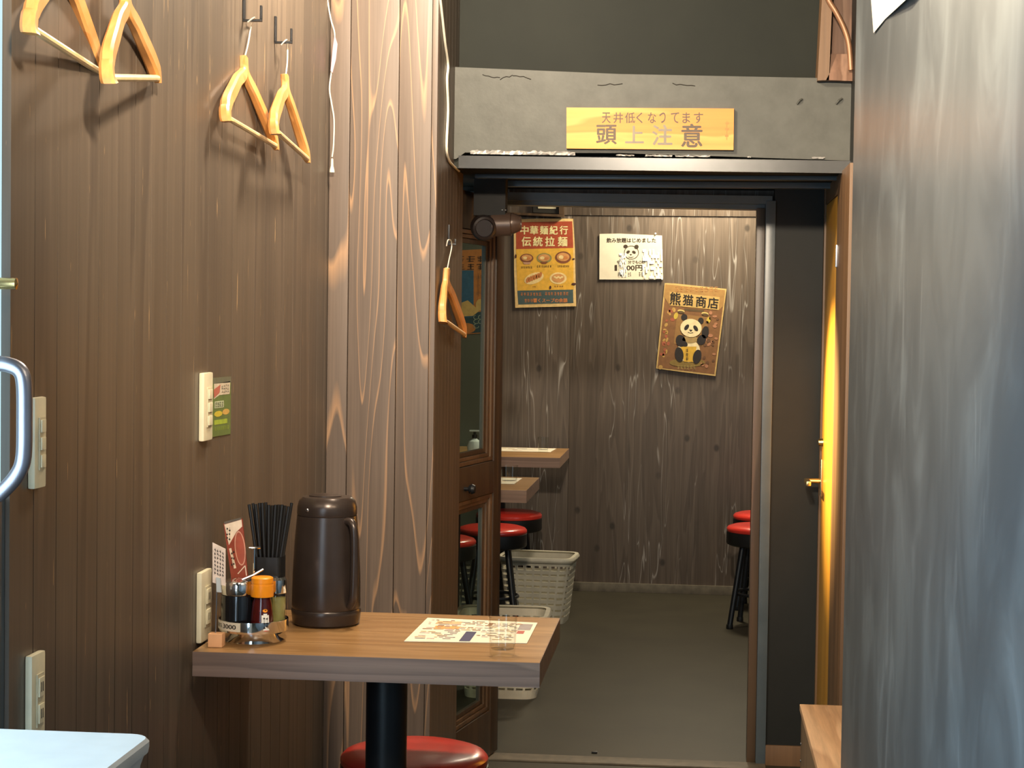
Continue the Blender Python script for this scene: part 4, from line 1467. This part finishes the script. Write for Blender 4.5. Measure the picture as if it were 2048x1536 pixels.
# framed slot high on the back wall
vt = thing('wall_vent', P(1065, 416, ZB), 'brown framed slot at the top of the back wall', 'vent')
YV = ZB - 0.03
MB().prism([P(1000, 424, YV), P(1128, 429, YV), P(1128, 434, YV), P(1000, 428, YV)], (0, 0.024, 0)).build('ledge', M['moulding'], vt)
MB().prism([P(1118, 395, YV), P(1128, 396, YV), P(1128, 429, YV), P(1118, 428, YV)], (0, 0.024, 0)).build('frame_side', M['moulding'], vt)
MB().prism([P(1066, 395, YV + 0.01), P(1117, 396, YV + 0.01), P(1117, 427, YV + 0.01), P(1066, 425, YV + 0.01)], (0, 0.014, 0)).build('dark_opening', M['slot'], vt)
MB().prism([P(1076, 412, YV + 0.008), P(1112, 413, YV + 0.008), P(1112, 418, YV + 0.008), P(1076, 417, YV + 0.008)], (0, 0.0015, 0)).build('slat', M['cream_dark'], vt)

# ------------------------------------------------------------------ posters on the back wall
YB = ZB - 0.0065
tin = thing('tin_sign', P(1090, 527, YB), 'yellow and red noodle tin sign at the left of the back wall', 'sign')
k, ox, oy = 6.4, 1000, 400
edge = [(175, 250), (500, 238), (935, 240), (958, 620), (975, 1360), (560, 1370), (195, 1380), (180, 900)]
cream_e = flat('tin_edge', (232, 196, 134))
MB().prism([P(ox + x / k, oy + y / k, YB) for x, y in edge], (0, 0.0025, 0)).build('sheet', cream_e, tin)
p = Print(on_y(YB, k, ox, oy))
rd, ye, tl = flat('tin_red', (176, 76, 46)), flat('tin_yellow', (232, 178, 66)), flat('tin_teal', (74, 92, 92))
ct = flat('tin_cream_text', (246, 230, 170))
p.poly([(205, 285), (925, 272), (938, 612), (208, 628)], rd, 1)
p.poly([(205, 630), (938, 614), (945, 1146), (222, 1160)], ye, 1)
p.poly([(222, 1160), (935, 1146), (940, 1318), (235, 1338)], tl, 1)
for i, ch in enumerate('中華麺紀行'):
    x = (262, 385, 512, 635, 765)[i]
    p.trect(ch, x, 332, x + 102, 440, ct, 2, bold=0.028)
for i, ch in enumerate('伝統拉麺'):
    x = (278, 425, 580, 742)[i]
    p.trect(ch, x, 470, x + 118, 592, ct, 2, bold=0.028)
br, sk, wc = flat('bowl_brown', (132, 78, 50)), flat('food_tan', (214, 152, 92)), flat('plate_cream', (244, 214, 150))
gr = flat('bowl_green', (150, 140, 84))
for (cx, cy, rx, ry, m_) in ((342, 745, 86, 58, br), (565, 745, 98, 66, gr), (808, 735, 104, 78, br)):
    p.ell(cx, cy, rx, ry, m_, 2)
    p.ell(cx, cy - 6, rx * 0.78, ry * 0.70, sk, 3)
    p.ell(cx - rx * 0.25, cy - 4, rx * 0.30, ry * 0.32, wc, 4)
    p.ell(cx + rx * 0.3, cy + 4, rx * 0.28, ry * 0.26, flat('food_orange', (206, 130, 70)), 4)
p.poly([(515, 790), (615, 790), (590, 818), (540, 818)], br, 3)
p.poly([(290, 795), (400, 795), (380, 822), (310, 822)], flat('bowl_mauve', (196, 150, 120)), 3)
p.ell(435, 1002, 130, 68, wc, 2, rot=-0.35)
for i in range(6):
    p.ell(355 + 32 * i, 1025 - 13 * i, 20, 40, flat('gyoza', (198, 124, 66)), 3, rot=0.35)
p.ell(745, 1002, 110, 76, wc, 2)
p.ell(745, 1000, 82, 56, sk, 3)
for i in range(5):
    p.ell(700 + 24 * i, 985 + 12 * (i % 2), 16, 12, wc, 4)
for (x0, x1, yy) in ((265, 415, 862), (470, 660, 850), (735, 890, 848)):
    p.squiggle(x0, yy - 14, x1, yy + 14, M['ink'], 7, 2, seed=x0)
for (x0, x1, yy) in ((415, 460, 1110), (690, 815, 1105)):
    p.squiggle(x0, yy - 9, x1, yy + 9, br, 4, 2, seed=x0)
ot = flat('tin_orange_text', (226, 138, 78))
p.squiggle(258, 1185, 535, 1225, ot, 7, 2, seed=31)
p.squiggle(570, 1178, 880, 1220, ot, 8, 2, seed=32)
p.squiggle(308, 1265, 425, 1308, ot, 3, 2, seed=33)
p.trect('響くスープの余韻', 425, 1258, 862, 1312, ot, 2, bold=0.02)
rs = flat('rust', (74, 40, 40))
p.ell(203, 720, 11, 26, rs, 4)
p.ell(942, 755, 16, 10, rs, 4)
p.ell(945, 1075, 30, 14, rs, 4)
p.ell(645, 1118, 12, 22, rs, 4)
p.build('print', tin)

# white laminated paper
lam = thing('laminated_notice', P(1262, 513, YB), 'white laminated price notice with panda face drawing on the back wall', 'notice')
k, ox, oy = 10.97, 1180, 440
MB().prism([P(ox + x / k, oy + y / k, YB) for x, y in ((210, 305), (640, 298), (1580, 340), (1605, 1290), (1400, 1308), (205, 1305))], (0, 0.002, 0)).build('sheet', M['paper'], lam)
p = Print(on_y(YB, k, ox, oy))
dk = flat('notice_ink', (62, 50, 38))
p.trect('飲み放題はじめました', 365, 395, 1445, 495, dk, 1, bold=0.03)
pts = [(905 + 160 * math.cos(a) * (1.0 if math.cos(a) > 0 else 0.95), 715 + 145 * math.sin(a)) for a in [2 * PI * i / 26 for i in range(27)]]
p.line(pts, 14, dk, 1)
p.ell(780, 580, 48, 40, dk, 2)
p.ell(1020, 588, 48, 46, dk, 2)
p.ell(838, 700, 42, 30, dk, 2, rot=-0.5)
p.ell(965, 705, 44, 28, dk, 2, rot=0.5)
p.poly([(870, 745), (925, 748), (898, 780)], dk, 2)
p.line([(845, 810), (900, 825), (960, 805)], 10, dk, 2)
p.trect('分でもOK!', 835, 885, 1200, 965, dk, 1, bold=0.02)
p.trect('9', 595, 890, 645, 965, dk, 1, bold=0.02)
p.trect('1', 545, 990, 590, 1110, dk, 1, bold=0.04)
p.trect('00円', 805, 990, 1150, 1110, dk, 1, bold=0.04)
p.squiggle(600, 1150, 745, 1235, dk, 3, 1, seed=41)
p.squiggle(830, 1150, 910, 1240, dk, 2, 1, seed=42)
p.squiggle(1060, 1150, 1180, 1235, dk, 2, 1, seed=43)
p.build('print', lam)
# wrinkled laminate film patches, the white glare put into their colour
rnd = random.Random(14)
gx, gy = 12, 10
for (x0, y0, x1, y1) in ((1150, 640, 1590, 1290), (640, 730, 800, 1250)):
    vs, fs = [], []
    for j in range(gy + 1):
        for i in range(gx + 1):
            x, yv = x0 + (x1 - x0) * i / gx, y0 + (y1 - y0) * j / gy
            d = 0.0018 + (rnd.uniform(0, 0.0022) if 0 < i < gx and 0 < j < gy else 0)
            vs.append(P(ox + x / k, oy + yv / k, YB - d))
    for j in range(gy):
        for i in range(gx):
            a = j * (gx + 1) + i
            if rnd.random() < 0.55:
                fs.append((a, a + gx + 1, a + gx + 2, a + 1))
    MB().add(vs, fs).build('film_glare', flat('laminate_glare', (246, 250, 252), 0.35), lam, smooth=False)
for (x, yv) in ((1435, 300), (1580, 1300)):
    MB().lathe([(0.005, 0), (0.004, 0.002), (0, 0.003)], P(ox + x / k, oy + yv / k, YB - 0.003), 10, axis=(0, -1, 0)).build('pin', M['white'], lam)

# panda sign, hung askew
pan = thing('panda_sign', P(1383, 660, YB), 'tilted brown shop sign with a sitting panda on the back wall', 'sign')
k, ox, oy = 6.984, 1290, 550
gold = flat('panda_gold', (168, 128, 74))
MB().prism([P(ox + x / k, oy + y / k, YB) for x, y in ((275, 112), (420, 118), (1140, 195), (985, 1412), (560, 1360), (155, 1305))], (0, 0.003, 0)).build('sheet', flat('panda_edge', (204, 170, 108)), pan)
p = Print(on_y(YB, k, ox, oy))
p.poly([(295, 135), (1118, 215), (968, 1385), (175, 1292)], flat('panda_brown', (132, 92, 58)), 1)
p.poly([(285, 130), (1120, 212), (1095, 430), (1030, 490), (345, 425), (262, 300)], gold, 2)
p.poly([(345, 235), (1045, 310), (1030, 490), (345, 425)], flat('panda_gold_pale', (200, 164, 98)), 3)
p.squiggle(410, 165, 1030, 235, flat('panda_tan', (186, 132, 76)), 9, 3, seed=51)
ink = M['ink']
for ch, (x, yv, wd, hh) in zip('熊猫商店', ((355, 238, 148, 172), (535, 268, 140, 150), (718, 290, 140, 152), (885, 310, 142, 150))):
    p.text(ch, (x, yv), (x + wd, yv + wd * 0.10), (x - hh * 0.06, yv + hh), ink, 4, bold=0.022)
p.poly([(545, 465), (830, 490), (810, 520), (560, 500)], flat('roof_dark', (96, 76, 50)), 2)
p.poly([(450, 545), (880, 585), (850, 1000), (400, 960)], flat('shrine', (150, 112, 66)), 2)
for (x, yv) in ((505, 505), (838, 540)):
    p.ell(x, yv, 50, 22, flat('panda_pale', (222, 196, 120)), 3, rot=0.15)
    p.ell(x, yv + 14, 46, 18, flat('roof_dark', (96, 76, 50)), 4, rot=0.15)
for (x, yv) in ((432, 570), (888, 630)):
    p.ell(x, yv, 28, 48, flat('leaf_gold', (206, 178, 74)), 3, rot=0.3)
rnd = random.Random(9)
for i in range(46):
    sd_ = i % 2
    yv = rnd.uniform(480, 1290)
    x = (rnd.uniform(300, 410) if not sd_ else rnd.uniform(890, 1060)) - (yv - 450) * 0.115
    col = (flat('fl_red', (164, 92, 66)), flat('fl_pink', (178, 124, 92)), flat('fl_ochre', (190, 150, 84)), flat('fl_brown', (108, 76, 52)))[i % 4]
    p.ell(x, yv, rnd.uniform(16, 36), rnd.uniform(14, 34), col, 2 + (i % 2), rot=rnd.uniform(0, 3), n=9)
p.ell(590, 1225, 250, 62, flat('cushion', (136, 112, 58)), 3)
bk, iv, gl = flat('panda_black', (46, 40, 38)), flat('panda_ivory', (238, 218, 172)), flat('bib_gold', (218, 172, 62))
p.ell(612, 1060, 158, 160, iv, 4)
p.poly([(500, 1000), (720, 1000), (690, 1215), (545, 1210)], gl, 5)
p.ell(548, 590, 44, 46, bk, 4)
p.ell(780, 640, 40, 46, bk, 4)
p.ell(500, 920, 68, 86, bk, 5, rot=-0.3)
p.ell(548, 960, 52, 36, bk, 6, rot=0.5)
p.ell(842, 800, 50, 86, bk, 5, rot=0.15)
p.ell(790, 905, 60, 74, bk, 5, rot=0.5)
p.ell(478, 1110, 60, 104, bk, 6, rot=-0.15)
p.ell(728, 1140, 58, 100, bk, 6, rot=0.25)
p.ell(630, 900, 110, 52, flat('scarf', (170, 142, 92)), 5)
p.ell(642, 740, 150, 128, iv, 7, rot=0.12)
p.ell(582, 730, 26, 46, bk, 8, rot=0.65)
p.ell(708, 744, 26, 46, bk, 8, rot=-0.6)
p.poly([(615, 762), (666, 766), (640, 794)], bk, 8)
p.line([(600, 800), (635, 812), (672, 804)], 7, bk, 8)
for yv in (1052, 1112, 1170):
    p.squiggle(562, yv - 22, 612, yv + 22, bk, 1, 7, seed=yv)
p.squiggle(445, 1262, 715, 1318, flat('cushion_text', (176, 152, 92)), 6, 4, seed=61)
p.build('print', pan)

# orange poster on the dark board, seen through the door glass
YO = ZB - 0.0235
org = thing('orange_poster', P(948, 586, YO), 'orange and blue poster seen through the upper door glass', 'poster')
k, ox, oy = 3.84, 860, 400
MB().prism([P(ox + x / k, oy + y / k, YO) for x, y in ((60, 395), (452, 375), (448, 1020), (60, 1045))], (0, 0.0012, 0)).build('sheet', flat('poster_orange', (196, 120, 60)), org)
p = Print(on_y(YO, k, ox, oy))
p.rect(60, 540, 335, 900, flat('poster_blue', (48, 96, 128)), 1)
p.poly([(60, 860), (290, 770), (380, 850), (330, 890), (60, 905)], flat('poster_cream', (214, 172, 104)), 2)
p.ell(385, 805, 34, 44, flat('poster_cream', (214, 172, 104)), 2)
p.poly([(60, 900), (448, 850), (446, 1015), (60, 1035)], flat('poster_navy', (40, 66, 76)), 1)
for i in range(7):
    c_ = (355 + 36 * (i % 3), 900 + 34 * (i // 3))
    p.line([(c_[0] + 20 * math.cos(a), c_[1] + 16 * math.sin(a)) for a in [0.5 * j for j in range(10)]], 5, flat('poster_wave', (150, 160, 140)), 3)
p.ell(280, 985, 70, 40, flat('poster_orange', (196, 120, 60)), 2)
for i, yv in enumerate((430, 490)):
    p.squiggle(120, yv, 430, yv + 46, flat('poster_dark', (70, 50, 40)), 4, 2, seed=71 + i)
p.squiggle(355, 560, 420, 740, flat('poster_ring', (170, 108, 62)), 2, 2, seed=77)
p.build('print', org)

# small dark scrap on the floor
q = PZ(1189, 1506, 0.0)
o = MB().box((q.x - 0.009, q.y - 0.008, 0.0005), (q.x + 0.009, q.y + 0.008, 0.006), 0.002).build('floor_scrap', M['black'])
tag(o, 'tiny dark scrap on the floor before the doorway', 'scrap')
